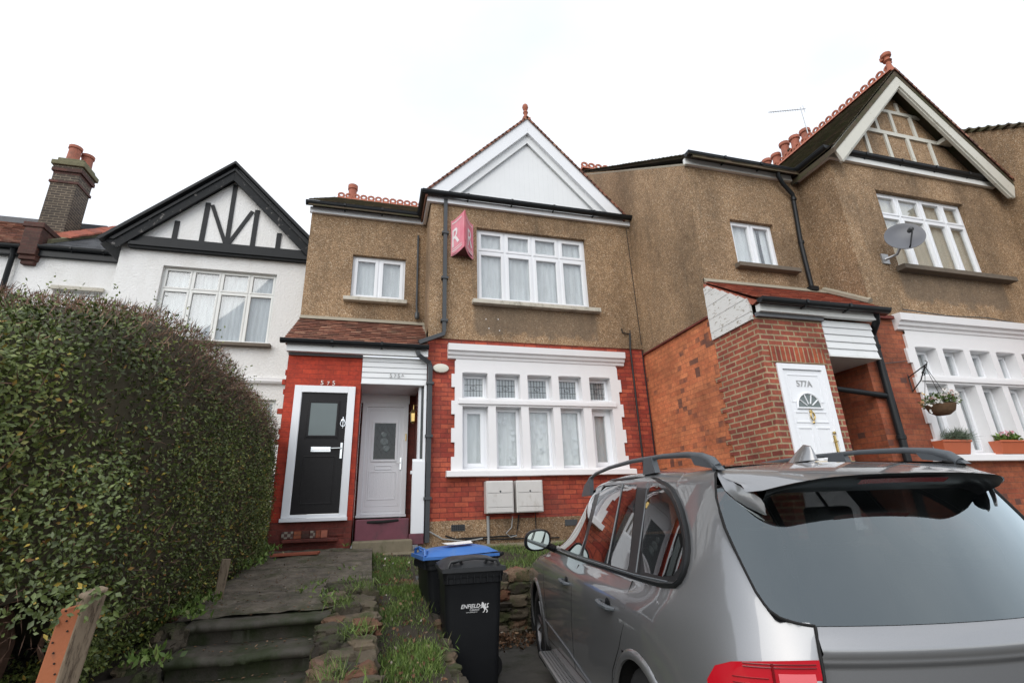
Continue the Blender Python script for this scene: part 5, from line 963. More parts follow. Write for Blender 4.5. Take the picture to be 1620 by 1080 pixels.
# ---------------------------------------------------------------- wheeled bins, local: x width, -y front
def bin_body(t,w_,d_,h,lid,mat_lid,lx=0):
    m=MB(); k=.80; hb=h-.12
    def ringp(s_,z,r=.05):
        W_,D_=w_*s_/2,d_*s_/2; pts=[]
        for cx,cy,a0 in((W_-r,D_-r,0),(-W_+r,D_-r,90),(-W_+r,-D_+r,180),(W_-r,-D_+r,270)):
            for q in range(5): a=R_(a0+22.5*q); pts.append((cx+r*math.cos(a),cy+r*math.sin(a)+(1-s_)*d_*.15,z))
        return pts
    rings=[ringp(.78,.03,.04),ringp(.80,.06,.05),ringp(.86,.50,.05),ringp(.895,hb*.72,.05),ringp(.93,hb-.06,.05),ringp(.935,hb-.055,.05),ringp(.965,hb-.05,.05),ringp(.97,hb-.01,.05),ringp(.99,hb-.008,.05),ringp(1.0,hb+.015,.05),ringp(1.0,hb+.045,.05),ringp(.9,hb+.045,.05)]
    m.grid([r+[r[0]] for r in rings],.5); m.add(rings[0],[tuple(range(len(rings[0])-1,-1,-1))]); m.build('body','binblack',t,world=False,smooth=True,angle=35)
    m=MB()
    for i in range(9): x=-w_*.43+w_*.86*i/8; m.box(x-.004,x+.004,-d_/2-.004,-d_/2+.01,hb-.045,hb+.012)
    m.build('rim_ribs','binblack',t,world=False)
    # lid: shallow dome with front lip and hand grips
    z0=hb+.048; P=[]; nx,ny=12,12
    for i in range(nx+1):
        u=-1+2*i/nx; row=[]
        for j in range(ny+1):
            v=-1+2*j/ny; e=(1-abs(u)**4)*(1-abs(v)**4); zz=z0+.012+.055*e+(.035*(v+1)/2 if lid=='b' else .03*(v+1)/2)
            if abs(v)==1 or abs(u)==1: zz=z0+(.0 if v<0 else .03*(v+1)/2)
            row.append((u*w_*.515,v*d_*.52-.01,zz))
        P.append(row)
    m=MB(); m.grid(P,.5); L=m
    m2=MB(); W_=w_*.515; D_=d_*.52
    L.box(-W_,W_,-D_-.012,-D_+.005,z0-.012,z0+.022); L.box(-W_-.004,-W_+.01,-D_,D_,z0-.01,z0+.015); L.box(W_-.01,W_+.004,-D_,D_,z0-.01,z0+.015)
    # raised grip hoops at the front corners and a stiffening loop
    L.tube([(-W_*.82,-D_+.02,z0+.02),(-W_*.74,-D_+.02,z0+.065),(-W_*.45,-D_+.03,z0+.075),(-W_*.36,-D_+.05,z0+.04)],.014,6)
    L.tube([(W_*.82,-D_+.02,z0+.02),(W_*.74,-D_+.02,z0+.065),(W_*.45,-D_+.03,z0+.075),(W_*.36,-D_+.05,z0+.04)],.014,6)
    L.tube([(-W_*.66,-D_+.05,z0+.055),(-W_*.4,-D_+.02,z0+.078),(0,-D_+.012,z0+.088),(W_*.4,-D_+.02,z0+.078),(W_*.66,-D_+.05,z0+.055)],.010,6)
    L.build('lid',mat_lid,t,world=False,smooth=True,angle=40)
    m=MB(); m.tube([(-w_*.40,d_*.50,hb+.02),(-w_*.40,d_*.60,hb+.05),(w_*.40,d_*.60,hb+.05),(w_*.40,d_*.50,hb+.02)],.016,8); m.build('handle','binblack',t,world=False)
    for sx in(-1,1):
        m=MB(); m.lathe([(.03,-.025),(.095,-.022),(.10,0),(.095,.022),(.03,.025)],(sx*(w_*.45),d_*.40,.10),20,Vector((1,0,0))); m.build('wheel','rubber',t,world=False,smooth=True)
B1=thing('wheelie_bin',(.845,4.62,0),'black wheelie bin with ENFIELD Council and a white heraldic beast printed on its front','wheelie bin',rz=R_(-1.5))
bin_body(B1,.50,.55,1.05,'a','bingrey')
def on_front(z): return -.55*.5*(.80+.12*(z/.9))-.004
yv=-.236
up=Vector((0,-.035,1)).normalized(); text('ENFIELD',.041,(-.030,-.250,.700),(1,0,0),up,'print',B1,'lettering',.0015,world=False,shear=.25,bold=.0005); text('Council',.025,(.002,-.2495,.680),(1,0,0),up,'print',B1,'lettering',.001,world=False,shear=.25,bold=0); text('www.enfield.gov.uk',.0115,(-.018,-.249,.667),(1,0,0),up,'print',B1,'lettering',.001,world=False,bold=0)
m=MB(); S=.13/60
beast=[[(10,58),(16,60),(20,55),(25,50),(23,44),(28,38),(34,34),(38,26),(36,20),(30,16),(24,18),(20,26),(16,30),(12,34),(10,42),(6,46),(10,52)],[(12,40),(2,44),(-2,41),(4,37),(12,34)],[(14,34),(4,32),(0,27),(5,27),(16,30)],[(30,18),(36,16),(40,8),(34,2),(38,0),(44,4),(46,10),(40,20)],[(24,20),(22,10),(14,4),(16,1),(24,5),(28,12),(30,18)],[(38,28),(46,26),(50,32),(44,38),(46,46),(52,48),(50,53),(43,50),(40,44),(42,36),(38,33)],[(24,44),(32,52),(36,50),(32,46),(38,45),(32,41),(36,38),(28,38)]]
for i,pl in enumerate(beast): m.add([(.050+x*S*.62,-.2515-.0002*i,.660+y*S*.60) for x,y in pl],[tuple(range(len(pl)))])
m.build('emblem','print',B1,world=False)
B2=thing('wheelie_bin',(.83,5.32,0),'wheelie bin with a bright blue lid standing behind the all black one','wheelie bin',rz=R_(-84))
bin_body(B2,.58,.70,1.10,'b','binblue')
t=MB(); t.add([(-.14,-.09,0),(.10,-.12,.006),(.15,.07,.008),(-.09,.09,.004)],[(0,1,2,3)]); t.box(-.15,-.08,-.09,.06,.006,.009); o=t.build('leaflet',['paper']); o.location=(.86,5.25,1.135); o.rotation_euler=(.05,-.03,.2); tag(o,'white leaflet lying on the blue bin lid','leaflet')
m=MB(); m.box(.28,.50,2.86,2.98,.36,.39); o=m.build('broken_slab','kerb',bevel=.006); tag(o,'broken pale slab at the near end of the grass strip','slab')
m=sheet(4.72,11.1,3.9,5.3,lambda x,y:1.0,50,14,.015,6); tag(m.build('terrace','path',smooth=True),kind='structure')
m=sheet(4.70,4.82,3.8,6.0,lambda x,y:.98,3,14,.01,6); W5=rubble('rubble_wall',[(4.72,3.82),(11.1,3.9)],.22,lambda f:1.03,lambda f:-.1,'low stone wall between the car and the house with door 577A',.26)
W6=rubble('rubble_wall',[(4.70,3.95),(4.72,6.3)],.2,lambda f:1.0-.25*f,lambda f:-.1,'short stone wall dividing the two front gardens beyond the car',.24)
# ================================================================ the car: local x right, y forward from the rear bumper, z up
CAR=thing('parked_car',(2.063,1.321,-.075),'dark silver grey estate car with roof rails and tinted windows parked nose towards the houses','car',rz=R_(-8.15))
LZ=[.24,.30,.50,.75,.93,1.04,1.10,1.15,1.40,1.60,1.665,1.70,1.725,1.735]
LX=[.84,.925,.955,.962,.955,.925,.885,.858,.765,.690,.655,.575,.30,0.]
def hz(y):      # roof centre height along the car
    return float(np.interp(y,[.45,.76,1.0,1.3,1.7,2.2,2.6,3.0,3.4,3.62,3.9,4.3,4.6,4.78,4.86],[1.60,1.668,1.70,1.722,1.742,1.745,1.70,1.50,1.24,1.12,1.085,1.03,.95,.82,.72]))
def sec(y):
    H=hz(y); out=[]
    f=1-.055*max(0,(y-3.7)/1.1)**2-(.10 if y>4.7 else 0)*((y-4.7)/.16) - .28*max(0,(y-4.6)/.26)**3*.4
    for k,(x,z) in enumerate(zip(LX,LZ)):
        zz=z
        if k>=7:
            zb=1.15; t=(z-zb)/(1.735-zb); zz=zb+t*(H-zb)
            if H<1.15: zz=1.10+(H-1.10)*t if H>1.10 else H-.02*(1-t)
            if H<1.4: x=x*(1-.0*(1.4-H))
        if y>3.62: zz=min(zz,H-.004*(13-k) if k>=6 else zz)
        if k in(5,6) and y>3.5: zz=min(zz,H-.03*(7-k))
        if k in(4,) and y>4.3: zz=min(zz,H-.10)
        if k==3 and y>4.6: zz=min(zz,H-.2)
        out.append(Vector((-x*f,y,zz)))
    return out
SEAM=[(-.80,.10,.25),(-.82,.08,.33),(-.80,.06,.52),(-.70,.14,.75),(-.602,.205,.93),(-.572,.242,1.075),(-.645,.275,1.086),(-.694,.315,1.12),(-.716,.495,1.40),(-.668,.595,1.595),(-.642,.615,1.638),(-.575,.66,1.658),(-.30,.73,1.672),(0,.75,1.676)]
ST=[.98,1.2,1.45,1.7,2.0,2.3,2.6,2.9,3.2,3.45,3.65,3.9,4.15,4.4,4.6,4.75,4.86]
rows=[]
s0=[Vector(p) for p in SEAM]; s1=sec(.98)
for u in (0,.06,.14,.25,.38,.52,.66,.8,.91):
    r=[]
    for k,(a,b_) in enumerate(zip(s0,s1)):
        c=Vector((b_.x,a.y+(.10 if 2<k<8 else .06),(a.z+b_.z)/2)) if k<10 else (a+b_)/2
        if 8<=k<10: c=Vector((b_.x*.995,a.y+.14,(a.z+b_.z)/2+.01))
        r.append(a*(1-u)**2+c*2*u*(1-u)+b_*u*u)
    rows.append(r)
rows+=[sec(y) for y in ST]
def gw(z): return float(np.interp(z,[.3,.93,1.03,1.074,1.077,1.084,1.098,1.12,1.16,1.3,1.40,1.51,1.60,1.64],[.60,.598,.580,.569,.57,.62,.665,.69,.707,.714,.713,.698,.664,.64]))
def rear(x,z):
    b_=.12+max(z-1.0,0)*.62+.12*(x/.7)**2
    if z<1.0: b_=.12+.12*(x/.7)**2+ (.012 if z>.96 else .022+.03*(.96-z))
    if 1.0<=z<1.07: b_=.12+.12*(x/.7)**2+.62*(z-1.0)*.9
    return b_
# refine columns with catmull-rom
def cr_(p0,p1,p2,p3,t): return .5*((2*p1)+(-p0+p2)*t+(2*p0-5*p1+4*p2-p3)*t*t+(-p0+3*p1-3*p2+p3)*t**3)
def refine(row,n=4):
    o=[]; q=[row[0]*2-row[1]]+row+[Vector((-row[-2].x,row[-2].y,row[-2].z))]
    for i in range(1,len(q)-2):
        for k in range(n): o.append(cr_(q[i-1],q[i],q[i+1],q[i+2],k/n))
    o.append(row[-1]); return o
cols=[refine(r) for r in rows]
def refine_rows(R0,n=4):
    q=[[a*2-b_ for a,b_ in zip(R0[0],R0[1])]]+R0+[[a*2-b_ for a,b_ in zip(R0[-1],R0[-2])]]; o=[]
    for i in range(1,len(q)-2):
        for k in range(n): o.append([cr_(q[i-1][j],q[i][j],q[i+1][j],q[i+2][j],k/n) for j in range(len(R0[0]))])
    o.append(R0[-1]); return o
G=refine_rows(cols,4)
def surf_x(y,z):   # half width of the body side at y,z (greenhouse included), from the grid
    best=None; bd=9
    for row in G[::2]:
        if abs(row[20].y-y)>.25: continue
        for p in row[:45]:
            d=(p.y-y)**2+(p.z-z)**2
            if d<bd: bd=d; best=p
    return best.x if best else -.95
GA=np.array([[tuple(p) for p in row] for row in G]); 
for _ in range(60):
    L_=GA.copy(); L_[1:-1,1:-1]=(GA[:-2,1:-1]+GA[2:,1:-1]+GA[1:-1,:-2]+GA[1:-1,2:])/4
    wt=np.clip((1.25-GA[:,:,1])/.5,0,1); wt[:,:13]=0; wt[:,38:]=0; wt[0]=0; wt[:,13:17]*=.5; GA=GA+(L_-GA)*(wt[:,:,None]*.55)
G=[[Vector(p) for p in row] for row in GA]
TZ=np.linspace(.24,1.70,90); TY=np.linspace(.62,4.8,220)
_A=np.zeros((len(G),len(TZ))); _Yv=np.zeros_like(_A)
for i,row in enumerate(G):
    z=np.array([p.z for p in row[:46]]); x=np.array([p.x for p in row[:46]]); y=np.array([p.y for p in row[:46]]); z=np.maximum.accumulate(z+np.arange(46)*1e-6); _A[i]=np.interp(TZ,z,x); _Yv[i]=np.interp(TZ,z,y)
TX=np.stack([np.interp(TY,_Yv[:,k],_A[:,k]) for k in range(len(TZ))],1)
for _ in range(10):
    q_=TX.copy(); q_[1:-1]=(TX[:-2]+2*TX[1:-1]+TX[2:])/4; TX=q_; q_=TX.copy(); q_[:,1:-1]=(TX[:,:-2]+2*TX[:,1:-1]+TX[:,2:])/4; TX=q_
def sx(y,z):
    a=min(max((y-TY[0])/(TY[1]-TY[0]),0),len(TY)-1.001); b_=min(max((z-TZ[0])/(TZ[1]-TZ[0]),0),len(TZ)-1.001); i=int(a); j=int(b_); a-=i; b_-=j
    return float((TX[i,j]*(1-a)+TX[i+1,j]*a)*(1-b_)+(TX[i,j+1]*(1-a)+TX[i+1,j+1]*a)*b_)
import bmesh
OUT=[(3.62,1.145),(3.34,1.255),(3.10,1.50),(2.86,1.64),(2.35,1.69),(1.55,1.665),(1.30,1.645),(1.02,1.59),(.845,1.49),(.735,1.375),(.69,1.28),(.70,1.19),(.76,1.15),(1.2,1.142),(2.4,1.135)]
PANES=[('side_glass',[(3.50,1.175),(3.28,1.30),(3.05,1.49),(2.84,1.60),(2.47,1.645),(2.42,1.165)]),('side_glass',[(2.33,1.165),(2.31,1.655),(1.80,1.645),(1.68,1.165)]),('side_glass',[(1.655,1.165),(1.775,1.64),(1.53,1.625),(1.34,1.165)]),('quarter_glass',[(1.17,1.18),(1.34,1.62),(1.15,1.59),(.97,1.52),(.84,1.42),(.76,1.33),(.745,1.24),(.80,1.185)])]
def chaikin(poly,r):
    o=[]
    for i in range(len(poly)):
        u=Vector(poly[i]); v=Vector(poly[(i+1)%len(poly)]); o+=[tuple(u.lerp(v,r)),tuple(u.lerp(v,1-r))]
    return o
OUT=chaikin(OUT,.24); PANES[3]=(PANES[3][0],chaikin(PANES[3][1],.22)); PANES=[(n_,q if len(q)>8 else chaikin(q,.05)) for n_,q in PANES]
def inside(poly,y,z,e=0):
    s_=0
    for i in range(len(poly)):
        a=poly[i]; b_=poly[(i+1)%len(poly)]; c=(b_[0]-a[0])*(z-a[1])-(b_[1]-a[1])*(y-a[0])
        if s_==0: s_=1 if c>0 else -1
        elif c*s_<0: return False
    return True
def punch(bm,polys):
    for poly in polys:
        y0=min(q[0] for q in poly)-.08; y1=max(q[0] for q in poly)+.08; z0=min(q[1] for q in poly)-.08; z1=max(q[1] for q in poly)+.08
        for i in range(len(poly)):
            fc=[f for f in bm.faces if y0<f.calc_center_median().y<y1 and z0<f.calc_center_median().z<z1]
            a=Vector((0,*poly[i])); b_=Vector((0,*poly[(i+1)%len(poly)])); d=b_-a; nn=Vector((0,d.z,-d.y)).normalized()
            g_=list({v for f in fc for v in f.verts})+list({e for f in fc for e in f.edges})+fc
            bmesh.ops.bisect_plane(bm,geom=g_,plane_co=a,plane_no=nn,dist=1e-5)
        kill=[f for f in bm.faces if abs(f.calc_center_median().x)>.55 and inside(poly,f.calc_center_median().y,f.calc_center_median().z)]
        bmesh.ops.delete(bm,geom=kill,context='FACES')
def arch(p,yc,r): return (p.y-yc)**2+(p.z-.40)**2<r*r
m=MB(); nR=len(G); nC=len(G[0]); 
for side in(1,-1):
    vs=[(p.x*side,p.y,p.z) for row in G for p in row]; fs=[]
    for i in range(nR-1):
        for j in range(nC-1):
            c=(G[i][j]+G[i+1][j+1])/2
            if j<24 and (arch(c,1.04,.425) or arch(c,3.97,.425)): continue
            if j>38 and 2.66<c.y<3.50 and abs(c.x)<.60: continue
            q=(i*nC+j,(i+1)*nC+j,(i+1)*nC+j+1,i*nC+j+1); fs.append(q[::-1] if side>0 else q)
    m.add(vs,fs,.5)
bm=bmesh.new(); vv=[bm.verts.new(v) for v in m.v]
for f in m.f:
    try: bm.faces.new([vv[i] for i in f])
    except ValueError: pass
punch(bm,[q for _,q in PANES]); bm.verts.index_update(); m=MB(); m.add([tuple(v.co) for v in bm.verts],[tuple(v.index for v in f.verts) for f in bm.faces],.5); bm.free()
BODY=m.build('body_shell','shell',CAR,world=False,smooth=True,angle=60)
m=MB(); m.grid([[(x,y,hz(y)-.035*(abs(x)/.62)**2.5+.004) for x in np.linspace(-.64,.64,21)] for y in np.linspace(2.62,3.56,16)]); m.build('windscreen','wglass',CAR,world=False,smooth=True)
m=MB()
for x in(-.36,.36):
    for y,z in((2.15,1.42),(1.25,1.36)): m.box(x-.13,x+.13,y-.05,y+.05,z-.10,z+.10); m.box(x-.24,x+.24,y-.07,y+.07,.6,z-.12)
m.box(-.75,.75,.5,4.0,.55,.60); m.build('seat','seat',CAR,world=False,bevel=.03,seg=3)
# arch lips, wells, wheels
for yc in(1.04,3.97):
    for sd in(-1,1):
        m=MB(); pts=[]
        for a in np.linspace(-.25,math.pi+.25,41):
            y=yc+.42*math.cos(a); z=.40+.42*math.sin(a); pts.append((sd*(-sx(y,max(.28,z))+.0),y,z))
        m.tube(pts,.020,8,True,(1.2,.8)); m.build('wheel_arch','paint',CAR,world=False,smooth=True)
        m=MB(); P=[]
        for a in np.linspace(-.3,math.pi+.3,25): P.append([(sd*.955,yc+.425*math.cos(a),.40+.425*math.sin(a)),(sd*.55,yc+.425*math.cos(a),.40+.425*math.sin(a))])
        m.grid(P); m.build('arch_liner','cgap',CAR,world=False)
        m=MB(); r=.385; ax=Vector((sd,0,0)); c=(sd*.80,yc,.385)
        m.lathe([(.26,-.12),(.34,-.13),(.375,-.11),(r,-.06),(r,.06),(.375,.11),(.34,.13),(.275,.125),(.27,.10)],c,44,ax,False); WH=m.build('wheel','tyre',CAR,world=False,smooth=True)
        m=MB(); m.lathe([(.275,.12),(.262,.118),(.25,.06),(.24,-.08)],c,40,ax,False); m.lathe([(.055,.085),(.05,.105),(0,.108)],c,16,ax,False)
        for k in range(5):
            for o_ in(-.13,.13):
                a=2*math.pi*k/5+o_; a2=2*math.pi*k/5+o_*2.1; p0=Vector(c)+Vector((sd*.09,.05*math.cos(a),.05*math.sin(a))); p1=Vector(c)+Vector((sd*.10,.255*math.cos(a2),.255*math.sin(a2))); m.tube([p0,p1],[.022,.014],6)
        m.lathe([(.02,.02),(.15,.02)],c,30,ax,False); m.build('rim','rim',WH,world=False,smooth=True)
# glasshouse: polygons on the body side laid a few millimetres proud
def dense(poly,st=.04,closed=True):
    o=[]
    for i in range(len(poly) if closed else len(poly)-1):
        a=Vector((*poly[i],0)); b_=Vector((*poly[(i+1)%len(poly)],0)); n=max(1,int((b_-a).length/st))
        for k in range(n): q=a.lerp(b_,k/n); o.append((q.x,q.y))
    if not closed: o.append(poly[-1])
    return o
def smooth_poly(poly,r=.3,it=2):
    for _ in range(it):
        o=[]
        for i in range(len(poly)):
            a=Vector(poly[i]); b_=Vector(poly[(i+1)%len(poly)]); o+=[tuple(a.lerp(b_,r)),tuple(a.lerp(b_,1-r))]
        poly=o
    return poly
def pane(poly,sd,mat,name,off=.006,holes=()):
    """clip a fine (y,z) grid of the side surface to the polygon"""
    ys=[p[0] for p in poly]; zs=[p[1] for p in poly]; bm=bmesh.new(); n=int((max(ys)-min(ys))/.03)+2; k_=int((max(zs)-min(zs))/.03)+2
    vs=[[bm.verts.new((0,min(ys)-.01+(max(ys)-min(ys)+.02)*i/n,min(zs)-.01+(max(zs)-min(zs)+.02)*j/k_)) for j in range(k_+1)] for i in range(n+1)]
    for i in range(n):
        for j in range(k_): bm.faces.new((vs[i][j],vs[i+1][j],vs[i+1][j+1],vs[i][j+1]))
    cy=sum(ys)/len(ys); cz=sum(zs)/len(zs)
    for i in range(len(poly)):   # convex polygon: bisect by each edge, keep the inside
        a=Vector((0,*poly[i])); b_=Vector((0,*poly[(i+1)%len(poly)])); d=b_-a
        if d.length<1e-5: continue
        nn=Vector((0,d.z,-d.y)).normalized()
        if nn.dot(Vector((0,cy,cz))-a)>0: nn=-nn
        bmesh.ops.bisect_plane(bm,geom=bm.verts[:]+bm.edges[:]+bm.faces[:],plane_co=a,plane_no=nn,clear_outer=True,dist=1e-5)
    if holes:
        for v in bm.verts: v.co.x=1
        punch(bm,holes)
    for v in bm.verts: v.co.x=sd*(-sx(v.co.y,v.co.z)+off)
    mm=MB(); bm.verts.index_update(); mm.add([tuple(v.co) for v in bm.verts],[tuple(v.index for v in f.verts) for f in bm.faces],.5); bm.free(); return mm.build(name,mat,CAR,world=False,smooth=True,angle=180)
def strip(pts,sd,r,mat,name,off=.004,closed=False,flat=None,parent=None):
    q=[(sd*(-sx(y,z)+off),y,z) for y,z in pts]
    if closed: q.append(q[0])
    m=MB(); m.tube(q,r,6,not closed,flat); return m.build(name,mat,parent or CAR,world=False,smooth=True)
for sd in(-1,1):
    pane(OUT,sd,'ctrim','window_surround',.003,[q for _,q in PANES])
    for nm_,q in PANES:
        cy=sum(a[0] for a in q)/len(q); cz=sum(a[1] for a in q)/len(q); pane([(cy+(a-cy)*1.02,cz+(b_-cz)*1.02) for a,b_ in q],sd,'sglass',nm_,.0045)
    strip(dense(OUT,.06)+[OUT[0]],sd,.013,'ctrim','window_seal',.008)
    strip([(1.70,1.165),(1.80,1.645)],sd,.006,'crail','pillar_strip',.012); strip([(1.19,1.165),(1.36,1.63)],sd,.005,'crail','pillar_strip',.012); strip([(2.40,1.165),(2.40,1.66)],sd,.005,'crail','pillar_strip',.012)
    strip([(3.55,1.155),(2.4,1.147),(1.2,1.153),(.80,1.165)],sd,.006,'crail','belt_moulding',.014)
    strip(dense([(2.36,1.10),(2.36,.9),(2.40,.6),(2.42,.42)],.05,False),sd,.004,'cgap','door_gap',-.001); strip(dense([(1.235,1.12),(1.215,1.0),(1.21,.92),(1.30,.80),(1.45,.66),(1.52,.52),(1.54,.44)],.05,False),sd,.004,'cgap','door_gap',-.001)
    strip(dense([(3.60,1.12),(3.50,.9),(3.42,.6),(3.44,.42)],.05,False),sd,.004,'cgap','door_gap',-.001); strip(dense([(3.44,.40),(1.56,.42)],.05,False),sd,.004,'cgap','door_gap',-.001)
    strip(dense([(3.50,.54),(2.6,.50),(2.15,.46),(1.75,.44)],.06,False),sd,.008,'crail','sill_moulding',.003)
    for y,z in((2.56,.965),(1.50,.97)):
        x=-sx(y,z); m=MB(); m.tube([(sd*(x+.0),y-.13,z-.004),(sd*(x+.032),y-.10,z),(sd*(x+.040),y,z+.002),(sd*(x+.032),y+.10,z+.004),(sd*x,y+.13,z+.004)],[.010,.015,.016,.015,.010],8); m.build('door_handle','crail',CAR,world=False,smooth=True)
        m=MB(); m.lathe([(.045,-.001),(.05,.004)],(sd*(x-.002),y-.01,z-.01),16,Vector((sd,0,0))); m.build('handle_cup','ctrim',CAR,world=False)
    # running board
    m=MB(); m.box(min(sd*.90,sd*1.04),max(sd*.90,sd*1.04),1.52,3.46,.265,.30); RB=m.build('running_board','alu',CAR,world=False,bevel=.012)
    m=MB()
    for a in range(60):
        for q in range(4): m.lathe([(.006,0),(.006,.0012)],(sd*(.935+q*.026),1.56+a*.0315+(.012 if q%2 else 0),.3005),6)
    m.build('perforation','cgap',RB,world=False)
    # roof rail with three feet
    rp=[(.62,1.650),(.66,1.685),(.74,1.713),(.90,1.740),(1.2,1.764),(1.7,1.784),(2.2,1.784),(2.6,1.768),(2.85,1.74),(3.02,1.68)]
    m=MB(); m.tube([(sd*(.63 if y<2.5 else .63-.05*(y-2.5)),y,z) for y,z in rp],[.026,.025,.021,.016,.014,.014,.014,.014,.014,.012],10,True,(.9,1.0)); 
    m.prism([(.58,1.64),(.62,1.67),(.74,1.715),(.84,1.735),(.80,1.68)],min(sd*.615,sd*.65),max(sd*.615,sd*.65),'x'); m.prism([(1.30,1.68),(1.34,1.775),(1.46,1.775),(1.50,1.68)],min(sd*.615,sd*.648),max(sd*.615,sd*.648),'x'); m.prism([(2.80,1.60),(2.78,1.75),(2.98,1.69),(3.1,1.60)],min(sd*.60,sd*.635),max(sd*.60,sd*.635),'x')
    m.build('roof_rail','crail',CAR,world=False,smooth=True,angle=50)
    # mirror
    m=MB(); c=Vector((sd*1.04,3.28,1.235)); V=[]
    for k,(s_,d) in enumerate(((.90,-.07),(1,-.055),(1.0,0),(.93,.06),(.7,.11),(.35,.14),(.01,.148))):
        V.append([c+Vector((sd*s_*.122*(abs(math.cos(a))**.8*np.sign(math.cos(a))),d,s_*.092*(abs(math.sin(a))**.8*np.sign(math.sin(a)))-.012*s_*math.cos(a))) for a in np.linspace(0,2*math.pi,25)])
    m.grid(V); MI=m.build('door_mirror','ctrim',CAR,world=False,smooth=True)
    m=MB(); m.add([tuple(p+Vector((0,.006,0))) for p in V[0][:-1]],[tuple(range(24))]); m.build('mirror_back','ctrim',MI,world=False)
    m=MB(); m.add([tuple(c+(p-c)*.92+Vector((0,-.004,0))) for p in V[0][:-1]],[tuple(range(24))]); m.build('mirror_glass','mirror',MI,world=False)
    m=MB(); m.tube([(sd*.95,3.30,1.185),(sd*.87,3.33,1.15)],[.03,.035],8); m.build('mirror_arm','ctrim',CAR,world=False)
    # tail lamp
    zs=[.985,.95,.90,.85,.79]; P=[]; LN=24
    def tail(u,z):  # u 0 at the tailgate seam -> 1 forward on the flank
        a=Vector((-.607,.203,z)); b_=Vector((-.972,.62,z)); c_=Vector((-.985,.262,z)); return a*(1-u)**2+c_*2*u*(1-u)+b_*u*u
    for j,z in enumerate(zs):
        um=.62-.14*abs(z-.9)/.1 if z>.9 else .62
        if j==0: um=.44
        P.append([Vector((-sd*0,0,0))]*0+[tuple(Vector((sd*abs(p.x),p.y,p.z-(.014*(u_/LN)**2 if j==0 else 0)))) for u_ in range(LN+1) for p in [tail(um*u_/LN,z)]])
    m=MB(); m.grid(P); TL=m.build('tail_lamp','lamp',CAR,world=False,smooth=True)
    m=MB(); Q=[]
    for z in(.945,.90,.85,.80): Q.append([tuple(Vector((sd*abs(p.x)*1.0,p.y-.003,p.z))) for u_ in range(9) for p in [tail(.03+.17*u_/8,z)]])
    m.grid(Q); m.build('lamp_block','lampin',TL,world=False,smooth=True)
    m=MB()
    for zz in(.962,.972): m.tube([tuple(Vector((sd*abs(p.x),p.y-.003,p.z))) for u_ in range(13) for p in [tail(.02+.36*u_/12,zz)]],.0022,5)
    for uu in(.22,.225): m.tube([tuple(Vector((sd*abs(p.x)*1.002,p.y-.003,p.z))) for z_ in(.80,.86,.92,.975) for p in [tail(uu,z_)]],.003,5)
    for k in range(7): m.tube([tuple(Vector((sd*abs(p.x)*1.0,p.y-.002,p.z))) for u_ in range(9) for p in [tail(.25+.2*u_/8,.82+.018*k)]],.0018,4)
    m.build('lens_ribs','lampdark',TL,world=False,smooth=True)
    # black joint round the tailgate
    m=MB(); m.tube([tuple(Vector((sd*-p[0],p[1]-.004,p[2]))) for p in SEAM[3:6]]+[(sd*gw(z),rear(gw(z),z)-.006,z) for z in(1.077,1.079,1.082,1.086,1.092,1.10,1.12,1.14,1.18,1.25,1.33,1.40,1.46,1.52,1.57,1.61)]+[(sd*.642,.611,1.638),(sd*.576,.656,1.662)],.0055,6); m.build('tailgate_gap','cgap',CAR,world=False,smooth=True)
# tailgate
def patch(zs,w0=0.0,off=0,nx=48,wf=gw,inset=0):
    P=[]
    for z in zs:
        w_=wf(z)-inset; P.append([(w_*u,rear(w_*u,z)-off,z) for u in np.linspace(-1,1,nx+1)])
    return P
m=MB(); m.grid(patch([.40,.60,.80,.90,.945,.958,.966,.975,.985,1.0,1.02,1.04,1.06,1.07,1.074])); m.build('tailgate','paint',CAR,world=False,smooth=True,angle=80)
m=MB(); m.grid(patch([1.0765,1.078,1.080,1.082,1.084,1.088,1.092,1.098,1.105,1.12,1.14,1.18,1.22,1.26,1.30,1.35,1.40,1.45,1.50,1.54,1.56],off=.004,inset=.006)); m.build('rear_screen','rglass',CAR,world=False,smooth=True,angle=180)
m=MB(); P=[]; 
for z in[.2,.35,.55,.70,.78]: P.append([(x,.02+.10*(x/.9)**4+(.03 if z<.3 else 0),z) for x in np.linspace(-.9,.9,37)])
m.grid(P); m.build('rear_bumper','paint',CAR,world=False,smooth=True)
# spoiler: top skin continues the roof, black underside, side fins running down beside the glass
def spz(x): return 1.590-.040*(abs(x)/.59)**2.8
SW=.50
m=MB(); P=[]
for i in range(49):
    x=-.645+1.29*i/48; e=abs(x)/.645; yf=.75-.13*e**3; zf=1.676-.035*e**2.5
    q=min(1,max(0,(e-.62)/.38)); yt=.285+.03*e*e+.155*q*q; zt=spz(min(abs(x),.59))-.012*q**1.5
    xt=x*(1-.07*q*q)
    P.append([(x,yf,zf),(x,yf*.75+yt*.25,zf*.75+zt*.25+.008),(x,yf*.5+yt*.5,zf*.5+zt*.5+.012),(xt,yf*.22+yt*.78,zf*.22+zt*.78+.010),(xt,yt,zt)])
m.grid(P)
top_end=P[0]
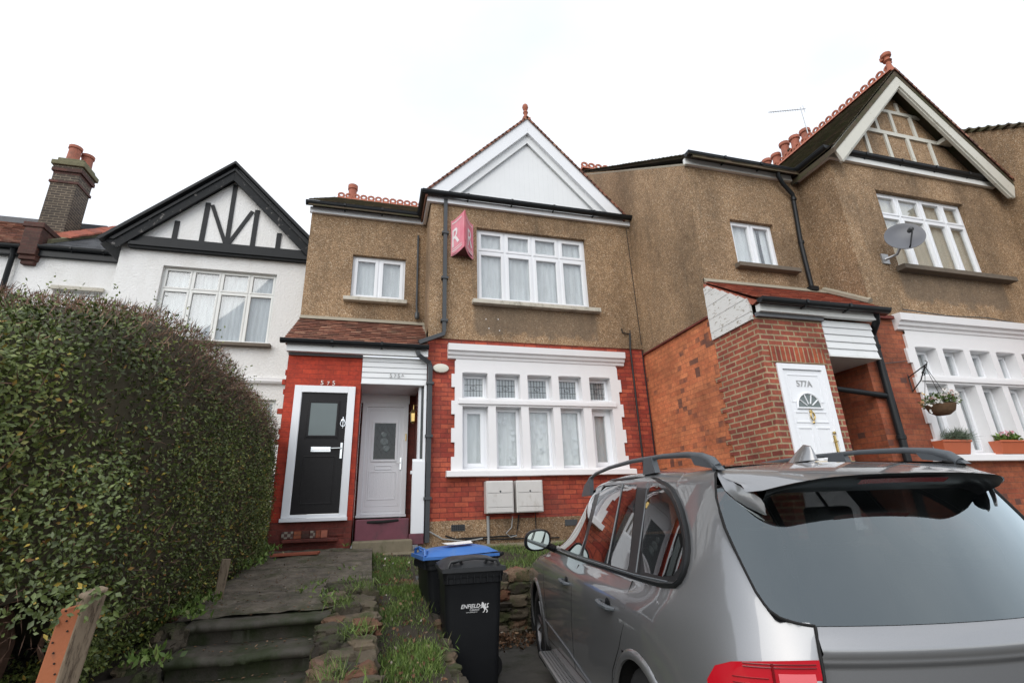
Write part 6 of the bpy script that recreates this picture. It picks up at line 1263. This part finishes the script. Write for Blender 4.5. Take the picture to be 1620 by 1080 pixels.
# swept side fins: lofted from the roof corner down to a point beside the glass
for sd in(-1,1):
    out=[(.645,.62,1.641),(.650,.585,1.60),(.648,.555,1.55),(.625,.522,1.510),(.595,.492,1.478),(.560,.462,1.452),(.548,.450,1.445)]
    inn=[(.60,.47,1.538),(.575,.450,1.527),(.560,.440,1.51),(.552,.436,1.49),(.549,.437,1.47),(.548,.443,1.455),(.5475,.449,1.446)]
    row=[]
    for a,b_ in zip(out,inn):
        a=Vector(a); b_=Vector(b_); row.append([tuple(Vector(((a.lerp(b_,u)).x*sd,a.lerp(b_,u).y-.012*math.sin(u*math.pi),a.lerp(b_,u).z))) for u in np.linspace(0,1,7)])
    m.grid(row if sd>0 else row[::-1])
m.build('spoiler','paint',CAR,world=False,smooth=True,angle=70)
m=MB(); Q=[]
for i in range(49):
    x=-.585+1.17*i/48; e=abs(x)/.645; q=min(1,max(0,(e-.62)/.38)); yt=.286+.03*e*e+.155*q*q; zt=spz(min(abs(x),.59))-.012*q**1.5; x=x*(1-.07*q*q); zg=1.530-.060*max(0,(e-.70)/.28)**1.6
    xg=x*.955; Q.append([(x*.99,yt,zt-.001),(x*.985,yt+.012,zt-.014),(xg,rear(xg,zg)-.03,zg+.012),(xg,rear(xg,zg)-.003,zg)])
m.grid(Q); m.build('spoiler_underside','ctrim',CAR,world=False,smooth=True,angle=60)
m=MB(); P=[[(x,.296+.03*x*x,1.571-.06*x*x),(x,.325+.03*x*x,1.555-.06*x*x)] for x in np.linspace(-.20,.20,13)]; m.grid(P); m.build('high_brake_lamp','lampdark',CAR,world=False)
# shark fin
m=MB(); V=[]
for k,(s_,z,dy,w0) in enumerate(((1,1.690,0,1),(.86,1.708,-.012,.8),(.66,1.730,-.030,.55),(.42,1.752,-.052,.36),(.22,1.768,-.068,.25))):
    ln=.115*s_; wd=.038*w0; V.append([(wd*math.sin(a)*(1-.35*math.cos(a)),.90+dy+ln*math.cos(a),z+.010*math.cos(a)*(1-s_)) for a in np.linspace(0,2*math.pi,21)])
m.grid(V); m.add([p for p in V[-1][:-1]],[tuple(range(20))]); m.build('aerial_fin','paint',CAR,world=False,smooth=True,angle=60)
m=MB(); m.add([(-.9,.3,.28),(.9,.3,.28),(.85,4.7,.28),(-.85,4.7,.28)],[(0,1,2,3)]); m.build('underbody','cgap',CAR,world=False)
